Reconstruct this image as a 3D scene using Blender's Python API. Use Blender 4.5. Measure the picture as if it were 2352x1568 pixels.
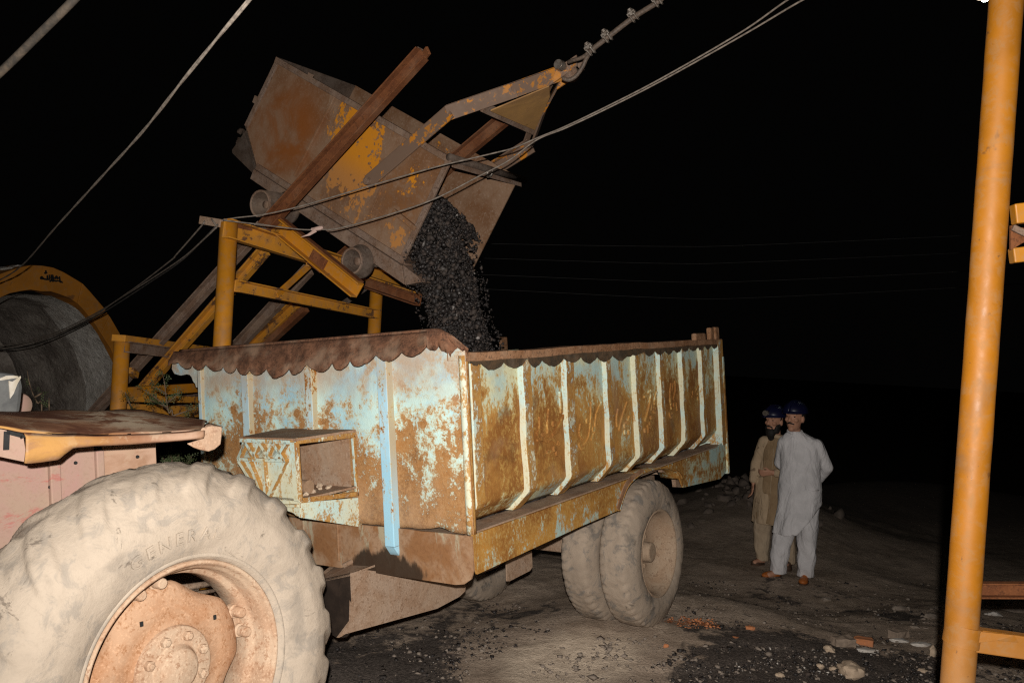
import bpy, bmesh, math, random
import numpy as np
from mathutils import Vector, Matrix, noise as mnoise
random.seed(7); np.random.seed(7)
for o in list(bpy.data.objects): bpy.data.objects.remove(o)
sc = bpy.context.scene
COL = sc.collection

# ------------------------------------------------------------------ camera, flash, night sky, exposure
F, CX, CY, H, ROLL = 1898.0, 1176.0, 784.0, 1.8, math.radians(3.27)
cr, sr = math.cos(ROLL), math.sin(ROLL)
CAM = Vector((0, 0, H))
def c2w(x, y, z): return Vector((cr*x + sr*y, z, sr*x - cr*y + H))       # x right, y down, z forward  ->  world
cam = bpy.data.cameras.new('camera'); cam.lens = 18.0; cam.sensor_width = 22.3; cam.clip_start = 0.05; cam.clip_end = 500
co = bpy.data.objects.new('camera', cam); COL.objects.link(co); sc.camera = co
co.matrix_world = Matrix(((cr, -sr, 0, 0), (0, 0, -1, 0), (sr, cr, 0, H), (0, 0, 0, 1)))
world = bpy.data.worlds.new('World'); sc.world = world; world.use_nodes = True
bg = world.node_tree.nodes['Background']; bg.inputs[0].default_value = (0.8, 0.75, 0.7, 1); bg.inputs[1].default_value = 0.0011
# the photograph's own light: the flash on top of the camera, a little above and behind the front of the lens
fl = bpy.data.lights.new('camera_flash', 'SPOT'); fl.energy = 1180; fl.color = (1.0, 0.96, 0.9)
fl.spot_size = math.radians(112); fl.spot_blend = 1.0; fl.shadow_soft_size = 0.018
fo = bpy.data.objects.new('camera_flash', fl); COL.objects.link(fo)
fo.matrix_world = co.matrix_world.copy(); fo.matrix_world.translation = c2w(0.0, -0.13, -0.12)
vs = sc.view_settings; sc.display_settings.display_device = 'sRGB'
vs.view_transform = 'Standard'; vs.look = 'None'; vs.exposure = 0.0; vs.gamma = 1.0; vs.use_curve_mapping = False
sc.render.engine = 'CYCLES'; sc.cycles.max_bounces = 5; sc.cycles.diffuse_bounces = 2; sc.cycles.glossy_bounces = 2
sc.cycles.use_denoising = False; sc.cycles.filter_width = 1.25; sc.cycles.sample_clamp_indirect = 3.0

# ------------------------------------------------------------------ placing helpers (points of the surveyed photograph, 2352 x 1568)
def P(px, py, d): return c2w((px-CX)/F*d, (py-CY)/F*d, d)
def ray(px, py): return P(px, py, 1.0) - CAM
class Frame:
    """A thing's own axes; local coordinates are metres along them."""
    def __init__(s, o, a=(1,0,0), b=(0,1,0), c=(0,0,1)):
        s.M = Matrix((Vector(a), Vector(b), Vector(c))).transposed().to_4x4(); s.M.translation = Vector(o); s.I = s.M.inverted()
    def loc(s, p): return s.I @ Vector(p)
    def wld(s, p): return s.M @ Vector(p)
    def on(s, ax, val, px, py):
        o = s.I @ CAM; d = (s.I.to_3x3()) @ ray(px, py); t = (val - o[ax]) / d[ax]
        return o + d*t
def cdir(x, y, z): return c2w(x, y, z) - CAM
tu, tv, tw = cdir(.5551,-.0181,.8316), cdir(-.8303,.0467,.5553), cdir(-.0489,-.9987,.0109)
TR = Frame(c2w(-.165, 1.1336, 3.84), tu, tv, tw)                 # trailer: rearward, leftward, up; front right bottom corner
TK = Frame(c2w(-1.0868, 1.123, 2.7977), tu, tv, tw)              # tractor: same axes, centre of the near rear wheel's rim lip
SK = Frame(c2w(-1.8114, -2.1957, 6.3887), cdir(.752,.5082,-.4199), cdir(.5009,-.0263,.8651), cdir(.4286,-.8609,-.2743))  # tub: forward-down, across, up from the floor
SL, SW, SH = 1.878, .907, .808
WO = Frame((0,0,0))
A_ = lambda x, y: (363+x*.3473, 725.9+y*.3473)
B_ = lambda x, y: (998+x*.3086, 725.9+y*.3086)
C_ = lambda x, y: (635+x*.4244, 1043.5+y*.4244)
Z2 = lambda x, y: (x*.4213, 907.4+y*.4213)
Z3 = lambda x, y: (508.1+x*.26625, 90.7+y*.26625)
Z4 = lambda x, y: (907.4+x*.27, y*.27)
Z5 = lambda x, y: (408.3+x*.3665, 90.7+y*.3665)
ZF = lambda x, y: (435.5+x*.27, 453.7+y*.27)

# ------------------------------------------------------------------ materials
class Mat:
    def __init__(s, name, rough=.75, metal=0.0, spec=.18):
        s.m = bpy.data.materials.new(name); s.m.use_nodes = True; s.t = s.m.node_tree
        s.b = s.t.nodes['Principled BSDF']; s.b.inputs['Roughness'].default_value = rough
        s.b.inputs['Metallic'].default_value = metal; s.b.inputs['Specular IOR Level'].default_value = spec
        s.tc = s.t.nodes.new('ShaderNodeTexCoord'); s.co = s.tc.outputs['Object']
        s.sep = None
    def n(s, ty): return s.t.nodes.new(ty)
    def L(s, a, b): s.t.links.new(a, b)
    def put(s, sock, v):
        if isinstance(v, bpy.types.NodeSocket): s.L(v, sock)
        elif isinstance(v, (tuple, list)): sock.default_value = (*v, 1) if len(v) == 3 and len(sock.default_value) == 4 else v
        else: sock.default_value = v
    def vec(s, sx=1, sy=1, sz=1, off=(0,0,0), rot=(0,0,0)):
        k = s.n('ShaderNodeMapping'); k.inputs['Scale'].default_value = (sx, sy, sz); k.inputs['Location'].default_value = off
        k.inputs['Rotation'].default_value = rot; s.L(s.co, k.inputs['Vector']); return k.outputs[0]
    def noise(s, scale, detail=6, rough=.6, dist=0.0, v=None):
        k = s.n('ShaderNodeTexNoise'); k.inputs['Scale'].default_value = scale; k.inputs['Detail'].default_value = detail
        k.inputs['Roughness'].default_value = rough; k.inputs['Distortion'].default_value = dist
        s.L(v or s.co, k.inputs['Vector']); return k.outputs[0]
    def voro(s, scale, v=None, feat='F1'):
        k = s.n('ShaderNodeTexVoronoi'); k.feature = feat; k.inputs['Scale'].default_value = scale
        s.L(v or s.co, k.inputs['Vector']); return k.outputs['Distance']
    def mt(s, op, a, b=0.0, clamp=False):
        k = s.n('ShaderNodeMath'); k.operation = op; k.use_clamp = clamp; s.put(k.inputs[0], a); s.put(k.inputs[1], b); return k.outputs[0]
    def ss(s, v, lo, hi, a=0.0, b=1.0):
        k = s.n('ShaderNodeMapRange'); k.interpolation_type = 'SMOOTHSTEP'
        s.put(k.inputs['Value'], v); s.put(k.inputs['From Min'], lo); s.put(k.inputs['From Max'], hi)
        s.put(k.inputs['To Min'], a); s.put(k.inputs['To Max'], b); return k.outputs[0]
    def lin(s, v, lo, hi, a, b):
        k = s.n('ShaderNodeMapRange'); s.put(k.inputs['Value'], v); s.put(k.inputs['From Min'], lo); s.put(k.inputs['From Max'], hi)
        s.put(k.inputs['To Min'], a); s.put(k.inputs['To Max'], b); return k.outputs[0]
    def mix(s, f, a, b):
        k = s.n('ShaderNodeMix'); k.data_type = 'RGBA'; s.put(k.inputs[0], f); s.put(k.inputs[6], a); s.put(k.inputs[7], b); return k.outputs[2]
    def xyz(s, i):
        if not s.sep: s.sep = s.n('ShaderNodeSeparateXYZ'); s.L(s.co, s.sep.inputs[0])
        return s.sep.outputs[i]
    def nrm(s, i):
        k = s.n('ShaderNodeSeparateXYZ'); s.L(s.tc.outputs['Normal'], k.inputs[0]); return k.outputs[i]
    def blob(s, c, r0, r1, sc3=(1,1,1)):
        k = s.n('ShaderNodeMapping'); k.vector_type = 'POINT'; k.inputs['Scale'].default_value = sc3
        k.inputs['Location'].default_value = tuple(-c[i]*sc3[i] for i in range(3)); s.L(s.co, k.inputs[0])
        d = s.n('ShaderNodeVectorMath'); d.operation = 'LENGTH'; s.L(k.outputs[0], d.inputs[0])
        return s.ss(d.outputs['Value'], r0, r1, 1.0, 0.0)
    def attr(s, name):
        k = s.n('ShaderNodeAttribute'); k.attribute_name = name; return k.outputs['Fac']
    def bump(s, h, strength=.4, dist=.01):
        k = s.n('ShaderNodeBump'); k.inputs['Strength'].default_value = strength; k.inputs['Distance'].default_value = dist
        s.L(h, k.inputs['Height']); s.L(k.outputs[0], s.b.inputs['Normal'])
    def done(s, col, rough=None):
        s.put(s.b.inputs['Base Color'], col)
        if rough is not None: s.put(s.b.inputs['Roughness'], rough)
        return s.m

RUST_D, RUST_M, RUST_O, RUST_Y = (.07,.028,.010), (.17,.068,.018), (.29,.115,.026), (.44,.22,.05)
DUST = (.34,.235,.16)
def stipple(m, aniso=1.0):
    """grain of flaking paint: fine specks riding on blotches."""
    g1 = m.noise(46, 6, .75, .1, m.vec(1,1,aniso)); g2 = m.noise(120, 3, .7, 0, m.vec(1,1,aniso)); return m.mt('ADD', m.mt('MULTIPLY', g1, .62), m.mt('MULTIPLY', g2, .38))
def m_front():                                   # pale blue front wall eaten by rust, dusty under the canopy
    m = Mat('blue_paint_rusting'); w = m.xyz(2)
    big = m.noise(2.8, 5, .6, .6); mid = m.noise(9, 8, .68, .3); g = stipple(m)
    paint = m.mix(m.ss(big, .42, .58), (.52,.70,.66), (.35,.59,.70))
    paint = m.mix(m.ss(mid, .49, .62, 0, .45), paint, (.64,.66,.50))
    n = m.mt('ADD', m.mt('MULTIPLY', big, .26), m.mt('ADD', m.mt('MULTIPLY', mid, .34), m.mt('MULTIPLY', g, .40)))
    th = m.ss(w, .28, 1.04, .466, .562); th = m.mt('SUBTRACT', th, m.mt('MULTIPLY', m.blob((0,1.55,.60),.05,.45,(1,1.2,.8)), .040)); th = m.mt('SUBTRACT', th, m.mt('MULTIPLY', m.blob((0,.28,.72),.05,.42), .034)); th = m.mt('SUBTRACT', th, m.mt('MULTIPLY', m.blob((0,1.05,.80),.02,.2), .040)); th = m.mt('SUBTRACT', th, m.mt('MULTIPLY', m.ss(m.xyz(1),.10,.0), .06))
    vd = m.mt('ADD', m.voro(10.5), m.mt('MULTIPLY', m.mt('SUBTRACT', g, .5), 1.1)); spot = m.mt('MULTIPLY', m.ss(vd,.27,.17), m.mt('MULTIPLY', m.ss(mid,.47,.53), m.ss(w,1.0,.86)))
    n = m.mt('ADD', n, m.mt('MULTIPLY', spot, .12))
    halo = m.ss(n, m.mt('SUBTRACT', th, .060), th, 0, .75)
    c = m.mix(halo, paint, m.mix(m.ss(mid,.42,.58), (.52,.45,.26), (.50,.33,.13)))
    rc = m.mix(m.ss(mid, .40, .60), (.20,.082,.024), (.35,.165,.055)); rc = m.mix(m.ss(m.noise(5,8,.7,.3),.54,.62,0,.75), rc, (.125,.052,.02)); rc = m.mix(m.ss(g,.44,.58,0,.7), rc, (.42,.235,.10))
    c = m.mix(m.ss(n, m.mt('SUBTRACT', th, .016), m.mt('ADD', th, .016)), c, rc)
    dn = m.noise(4.5, 7, .65); dmask = m.mt('MULTIPLY', m.ss(w, .80, 1.02), m.ss(dn, .3, .62, .2, .95))
    c = m.mix(dmask, c, (.42,.33,.25))
    low = m.mt('MULTIPLY', m.ss(w, .62, .26), m.ss(dn, .35, .65, .10, .65)); c = m.mix(low, c, (.42,.265,.155))
    m.bump(m.mt('ADD', n, m.mt('MULTIPLY', g, .3)), .55, .010)
    return m.done(c, m.lin(n, .4, .6, .5, .85))
def m_side():                                    # side wall: mostly orange and brown rust with stippled cream remnants
    m = Mat('side_wall_rust'); w = m.xyz(2)
    big = m.noise(2.6, 5, .6, .5); st = m.noise(11, 9, .7, .3, m.vec(1,1,.35)); g = stipple(m, .6)
    rc = m.mix(m.ss(big, .40, .60), (.26,.105,.026), (.44,.215,.055)); rc = m.mix(m.mt('MULTIPLY', m.ss(g, .47, .57), m.ss(st,.40,.60,.1,.85)), rc, (.50,.30,.085))
    rc = m.mix(m.ss(m.noise(5,8,.62,.6), .54, .66, 0, .6), rc, (.15,.062,.02)); rc = m.mix(m.mt('MULTIPLY', m.ss(m.xyz(0),1.2,3.2), .35), rc, (.18,.072,.02))
    th = m.ss(w, .55, 1.0, .590, .480); n = m.mt('ADD', m.mt('MULTIPLY', st, .36), m.mt('ADD', m.mt('MULTIPLY', g, .36), m.mt('MULTIPLY', big, .28)))
    n2 = m.mt('ADD', n, m.ss(w, .44, .28, 0, .085))
    paint = m.mix(m.ss(m.noise(4,4), .4, .6), (.60,.60,.40), (.42,.57,.54))
    c = m.mix(m.ss(n2, m.mt('SUBTRACT', th, .05), m.mt('SUBTRACT', th, .01), 0, .6), rc, (.50,.36,.14))
    c = m.mix(m.ss(n2, m.mt('SUBTRACT', th, .012), m.mt('ADD', th, .022), 0, .92), c, paint)
    soot = m.mt('MULTIPLY', m.ss(m.noise(3.4,3,.5), .63, .70), .5); c = m.mix(soot, c, (.15,.105,.065))
    c = m.mix(m.ss(m.noise(2.1,5,.6),.52,.66,0,.4), c, (.34,.215,.125))
    m.bump(m.mt('ADD', n, m.mt('MULTIPLY', g, .3)), .5, .010)
    return m.done(c, .72)
def m_rib(name='rib_paint_rust', bias=0.0):      # cream paint survives on the forward faces, outer faces rust
    m = Mat(name); w = m.xyz(2)
    st = m.noise(13, 9, .7, .3, m.vec(1,1,.5)); big = m.noise(3,5); g = stipple(m, .7)
    cream = m.mix(m.ss(big,.42,.58), (.58,.57,.42), (.47,.60,.56)); cream = m.mix(m.ss(g,.50,.60,0,.6), cream, (.46,.36,.17))
    n = m.mt('ADD', m.mt('MULTIPLY', st, .40), m.mt('ADD', m.mt('MULTIPLY', g, .42), m.mt('MULTIPLY', big, .18)))
    front = m.ss(m.nrm(0), -.3, -.8)
    th = m.mt('ADD', m.mt('MULTIPLY', front, .078), .468+bias); th = m.mt('SUBTRACT', th, m.ss(w,.42,.28,0,.030))
    rc = m.mix(m.ss(st,.4,.62), (.23,.09,.022), (.40,.20,.05)); rc = m.mix(m.ss(g,.47,.58,0,.6), rc, (.46,.30,.12))
    c = m.mix(m.ss(n, m.mt('SUBTRACT', th, .022), m.mt('ADD', th, .022)), cream, rc)
    m.bump(n, .4, .006); return m.done(c, .68)
def m_frib(name='bright_blue_rib_paint', c1=(.40,.62,.74), c2=(.33,.58,.72), th=.56):
    m = Mat(name); st = m.noise(12, 9, .7, .3, m.vec(1,1,.5)); g = stipple(m); w = m.xyz(2)
    n = m.mt('ADD', m.mt('MULTIPLY', st, .55), m.mt('MULTIPLY', g, .45))
    side = m.ss(m.nrm(1), -.3, -.8)
    base = m.mix(m.ss(m.noise(3,3),.4,.6), c1, c2); base = m.mix(m.mt('MULTIPLY', side, m.ss(w,.2,.7)), base, (.42,.36,.25))
    base = m.mix(m.ss(w,.85,1.0,0,.6), base, (.42,.34,.26))
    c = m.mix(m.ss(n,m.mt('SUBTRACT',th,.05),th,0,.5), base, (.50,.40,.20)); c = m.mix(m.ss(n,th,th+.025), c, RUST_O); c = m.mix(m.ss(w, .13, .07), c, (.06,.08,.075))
    m.bump(n,.3,.005); return m.done(c, .55)
def m_rustbrown(name, c1, c2, dust=.35, sc_=6, dk=(.035,.018,.012)):
    m = Mat(name, .85); a = m.noise(sc_, 8, .68, .4); b = m.noise(sc_*6, 6, .7); d = m.noise(sc_*.45, 5, .55); f = m.noise(110,4,.7)
    c = m.mix(m.ss(a,.38,.62), c1, c2); c = m.mix(m.ss(m.mt('ADD', m.mt('MULTIPLY',b,.6), m.mt('MULTIPLY',f,.4)),.52,.60,0,.7), c, dk)
    c = m.mix(m.ss(d,.48,.66,0,dust), c, DUST); c = m.mix(m.ss(f,.46,.36,0,.35), c, tuple(min(1,x*1.55) for x in c1))
    m.bump(m.mt('ADD', a, m.mt('MULTIPLY', b, .4)), .5, .008); return m.done(c)
def m_skirt():
    m = Mat('oily_rusted_skirt', .7); w = m.xyz(2); a = m.noise(5,8,.65,.4); s = m.noise(9,8,.65,.3,m.vec(1,1,.3)); f = m.noise(50,5,.65)
    c = m.mix(m.ss(a,.38,.62), (.33,.21,.13), (.24,.115,.05)); c = m.mix(m.ss(m.mt('ADD',s,m.mt('MULTIPLY',f,.15)),.64,.72,0,.7), c, (.38,.35,.25))
    c = m.mix(m.ss(f,.5,.62,0,.35), c, (.16,.07,.03))
    wet = m.mt('ADD', m.mt('MULTIPLY', s, .5), m.mt('ADD', m.mt('MULTIPLY', m.blob((0,.55,.02), .05,.5,(1,1,2.2)), .34), m.ss(w,.13,.0,0,.05)))
    c = m.mix(m.ss(wet,.47,.54,0,.93), c, (.028,.018,.012))
    m.bump(m.mt('ADD',a,m.mt('MULTIPLY',f,.3)),.5,.008); return m.done(c)
def m_railskin():
    m = Mat('long_rail_rust', .72); a = m.noise(3,6,.6,.5,m.vec(.7,1,1.6)); s = m.noise(11,10,.72,.4,m.vec(1,1,.5)); g = stipple(m,.6); u = m.xyz(0)
    rc = m.mix(m.ss(a,.38,.6), (.24,.095,.022), (.42,.205,.045)); rc = m.mix(m.ss(g,.46,.57,0,.6), rc, (.46,.29,.09))
    n = m.mt('ADD', m.mt('ADD', m.mt('MULTIPLY', s, .4), m.mt('MULTIPLY', g, .36)), m.mt('ADD', m.mt('MULTIPLY', a, .24), m.ss(u, 2.3, 2.75, 0, .05)))
    c = m.mix(m.ss(n,.515,.57,0,.9), rc, m.mix(m.ss(a,.4,.6), (.46,.50,.34), (.36,.50,.47)))
    m.bump(m.mt('ADD',s,m.mt('MULTIPLY',g,.3)),.45,.008); return m.done(c)
def m_tub():                                     # ore tub: scoured grey brown steel, red rust at the back, big orange paint remnants
    m = Mat('scoured_tub_steel', .75, 0, .15)
    a = m.noise(3.2,8,.62,.5); b = m.noise(16,8,.7,.4); s = m.noise(9,8,.7,.3,m.vec(1,1,.4)); f = m.noise(80,4,.6)
    c = m.mix(m.ss(a,.38,.64), (.25,.155,.098), (.175,.088,.045)); c = m.mix(m.ss(b,.5,.66,0,.6), c, (.275,.170,.110))
    c = m.mix(m.ss(s,.50,.64,0,.55), c, (.17,.075,.030)); c = m.mix(m.ss(m.noise(60,4,.7),.54,.66,0,.5), c, (.33,.24,.18))
    red = m.mt('MULTIPLY', m.blob((.38,0,-.45), .12,.52), m.ss(a,.34,.58,.25,1)); c = m.mix(m.mt('MULTIPLY',red,.9), c, (.25,.078,.016)); c = m.mix(m.mt('MULTIPLY', m.blob((1.62,0,-.40),.06,.42), m.ss(b,.40,.60,.1,.85)), c, (.20,.085,.030))
    n = m.mt('ADD', m.mt('MULTIPLY', b, .55), m.mt('MULTIPLY', s, .45))
    k1 = m.blob((1.03,0,-.22), .05,.50,(1.1,.3,.9)); k2 = m.blob((1.20,0,-.60), .12,.5,(1,.3,1)); k3 = m.blob((1.66,0,-.30), .02,.24,(1.2,.3,1)); k4 = m.blob((1.72,0,-.66), .02,.22,(1,.3,1))
    k = m.mt('ADD', m.mt('ADD', m.mt('MULTIPLY',k1,.235), m.mt('MULTIPLY',k2,.125)), m.mt('ADD', m.mt('MULTIPLY',k3,.14), m.mt('MULTIPLY',k4,.16)))
    v = m.mt('ADD', n, k)
    sp_ = m.ss(m.mt('ADD', m.voro(19), m.mt('MULTIPLY', m.mt('SUBTRACT', b, .5), .9)), .26,.18); v = m.mt('SUBTRACT', v, m.mt('MULTIPLY', sp_, .09))
    org = m.mix(m.ss(m.xyz(2), -.30,-.55), (.62,.235,.012), (.46,.20,.055))
    c = m.mix(m.ss(v,.636,.668,0,.93), c, org)
    m.bump(m.mt('ADD', n, m.mt('MULTIPLY', f, .25)), .4, .008); return m.done(c)
def m_yellow(name='yellow_paint', dustlow=None, rough=.42, wear=.63, alb=(.50,.195,.010)):
    m = Mat(name, rough, 0, .5); a = m.noise(4,6,.6,.3); b = m.noise(18,8,.7,.4); f = m.noise(120,3,.6)
    c = m.mix(m.ss(a,.35,.65), alb, tuple(x*.82 for x in alb)); n = m.mt('ADD', m.mt('MULTIPLY',a,.5), m.mt('MULTIPLY',b,.5))
    c = m.mix(m.ss(b,.47,.66,0,.55), c, (.33,.17,.06)); c = m.mix(m.ss(m.noise(2.3,6,.65,.8),.52,.68,0,.6), c, (.22,.115,.05)); c = m.mix(m.ss(m.noise(6,4,.6,.4),.64,.70,0,.7), c, (.11,.05,.02)); c = m.mix(m.ss(n,wear,wear+.025), c, (.17,.105,.07) if wear < .5 else (.13,.06,.025))
    r = m.lin(b,.3,.7,rough,rough+.25)
    if dustlow: c = m.mix(m.ss(m.mt('ADD', m.xyz(2), m.mt('MULTIPLY', a, .45)), dustlow[1], dustlow[0], 0, .8), c, (.46,.28,.15)); c = m.mix(m.ss(m.noise(34,7,.75,.3),.63,.68,0,.7), c, (.10,.05,.025))
    m.bump(f,.08,.002); return m.done(c, r)
def m_tyre(name, base, dust, mott=(.22,.20,.185), amt=.5):
    m = Mat(name, .92, 0, .15); a = m.noise(3.5,7,.62,.5); b = m.noise(11,9,.72,.6); f = m.noise(90,5,.65)
    c = m.mix(m.ss(a,.36,.6), base, dust); c = m.mix(m.ss(b,.50,.62,0,amt), c, mott); c = m.mix(m.ss(a,.58,.70,0,amt*.8), c, tuple(x*.62 for x in mott)); c = m.mix(m.ss(m.noise(7,8,.7,.8),.62,.67,0,.75), c, (.12,.095,.075))
    c = m.mix(m.ss(f,.5,.7,0,.25), c, tuple(x*.7 for x in dust))
    m.bump(m.mt('ADD', b, m.mt('MULTIPLY', f, .35)), .45, .010); return m.done(c)
def m_plain(name, c1, c2, sc_=12, rough=.8, bump=.3, spec=.3, metal=0):
    m = Mat(name, rough, metal, spec); a = m.noise(sc_,8,.65,.3); m.bump(a,bump,.006); return m.done(m.mix(m.ss(a,.36,.64), c1, c2))
def m_fender():
    m = Mat('burnt_red_fender', .55); a = m.noise(4,8,.65,.6,m.vec(.6,1,1)); b = m.noise(14,8,.7,.5,m.vec(.6,1,1)); f = m.noise(70,5,.6); w = m.xyz(2)
    c = m.mix(m.ss(a,.36,.62), (.30,.17,.10), (.21,.085,.04)); c = m.mix(m.ss(b,.54,.62,0,.8), c, (.38,.27,.18))
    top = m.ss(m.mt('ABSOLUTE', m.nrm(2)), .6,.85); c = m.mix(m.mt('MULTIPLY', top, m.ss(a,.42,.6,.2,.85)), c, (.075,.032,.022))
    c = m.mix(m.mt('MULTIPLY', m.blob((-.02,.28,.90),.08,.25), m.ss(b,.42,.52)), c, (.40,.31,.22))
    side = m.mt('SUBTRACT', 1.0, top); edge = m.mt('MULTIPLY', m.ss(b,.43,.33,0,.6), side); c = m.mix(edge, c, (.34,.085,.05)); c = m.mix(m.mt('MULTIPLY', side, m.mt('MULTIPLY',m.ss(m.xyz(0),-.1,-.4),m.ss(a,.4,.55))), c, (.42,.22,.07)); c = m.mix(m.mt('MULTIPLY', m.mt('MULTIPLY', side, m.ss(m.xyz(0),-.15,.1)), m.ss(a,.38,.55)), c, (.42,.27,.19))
    m.bump(m.mt('ADD',b,m.mt('MULTIPLY',f,.2)),.35,.006); return m.done(c)
def m_pink():
    m = Mat('faded_pink_panel', .8); a = m.noise(3.5,7,.6,.5); s = m.noise(14,9,.7,.3,m.vec(.35,1,1)); f = m.noise(90,4,.6)
    c = m.mix(m.ss(a,.38,.62), (.34,.235,.175), (.36,.21,.18)); c = m.mix(m.ss(s,.58,.64,0,.6), c, (.36,.10,.085)); c = m.mix(m.ss(f,.5,.7,0,.3), c, (.25,.16,.11))
    m.bump(m.mt('ADD',a,m.mt('MULTIPLY',f,.2)),.35,.006); return m.done(c)
def m_ground():
    m = Mat('trodden_coal_dirt', .95, 0, .15); a = m.noise(1.6,7,.6,.5); b = m.noise(9,8,.7,.4); f = m.noise(60,6,.7); s = m.noise(3.2,8,.65,.8,m.vec(1,.8,1))
    coal = m.attr('coal'); brick = m.attr('brick')
    c = m.mix(m.ss(a,.36,.64), (.50,.385,.295), (.36,.27,.20)); c = m.mix(m.ss(b,.48,.66,0,.6), c, (.60,.475,.365)); c = m.mix(m.ss(f,.48,.64,0,.5), c, (.24,.175,.13)); c = m.mix(m.ss(b,.42,.33,0,.5), c, (.26,.19,.145))
    c = m.mix(m.mt('MULTIPLY', m.ss(coal,.12,-.25), m.ss(b,.3,.55,.4,.9)), c, (.78,.63,.48))
    k = m.mt('ADD', coal, m.mt('MULTIPLY', m.mt('SUBTRACT', m.mt('ADD', m.mt('MULTIPLY',s,.6), m.mt('MULTIPLY',b,.4)), .5), 2.4))
    cc = m.mix(m.ss(f,.40,.62), (.035,.029,.027), (.13,.105,.09)); cc = m.mix(m.ss(m.noise(130,4,.7),.62,.68), cc, (.26,.235,.22))
    c = m.mix(m.ss(k,.42,.62,0,.93), c, cc)
    c = m.mix(m.mt('MULTIPLY', m.attr('far'), .93), c, (.03,.025,.021))  # light falloff painted in: distant ground fades to near black
    kb = m.mt('ADD', brick, m.mt('MULTIPLY', m.mt('SUBTRACT', m.noise(22,8,.75,.5), .5), 2.2)); c = m.mix(m.ss(kb,.52,.60), c, (.42,.16,.065))
    m.bump(m.mt('ADD', b, m.mt('MULTIPLY', f, .55)), 0.7, .028); return m.done(c)
def m_coal():
    m = Mat('broken_coal', .5, 0, .35); a = m.noise(25,5,.6); r = m.n('ShaderNodeNewGeometry').outputs['Random Per Island']
    c = m.mix(a, (.012,.010,.010), (.038,.031,.028)); c = m.mix(m.ss(r,.5,.98,0,.8), c, (.075,.055,.045)); c = m.mix(m.ss(r,.02,.0), c, (.28,.25,.23))
    m.bump(a,.5,.006); return m.done(c, m.lin(r,0,1,.38,.85))
def m_plaster(name, c1, c2, c3):
    m = Mat(name, .95, 0, .1); a = m.noise(2.2,8,.65,.6); b = m.noise(14,8,.7,.6); c = m.mix(m.ss(a,.36,.62), c1, c2); c = m.mix(m.ss(b,.52,.68,0,.7), c, c3)
    m.bump(m.mt('ADD',a,m.mt('MULTIPLY',b,.7)),1.0,.05); return m.done(c)
def m_cloth(name, c1, c2, stain=None):
    m = Mat(name, .9, 0, .1); a = m.noise(5,6,.6,.4); b = m.noise(160,3,.6); c = m.mix(m.ss(a,.35,.65), c1, c2)
    if stain: c = m.mix(m.ss(m.noise(6,7,.7,.5),.60,.68,0,.75), c, stain)
    m.bump(m.mt('ADD', m.noise(8,3,.5,1.2,m.vec(1,1,.5)), m.mt('MULTIPLY', b, .04)), .7, .05); return m.done(c)

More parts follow.
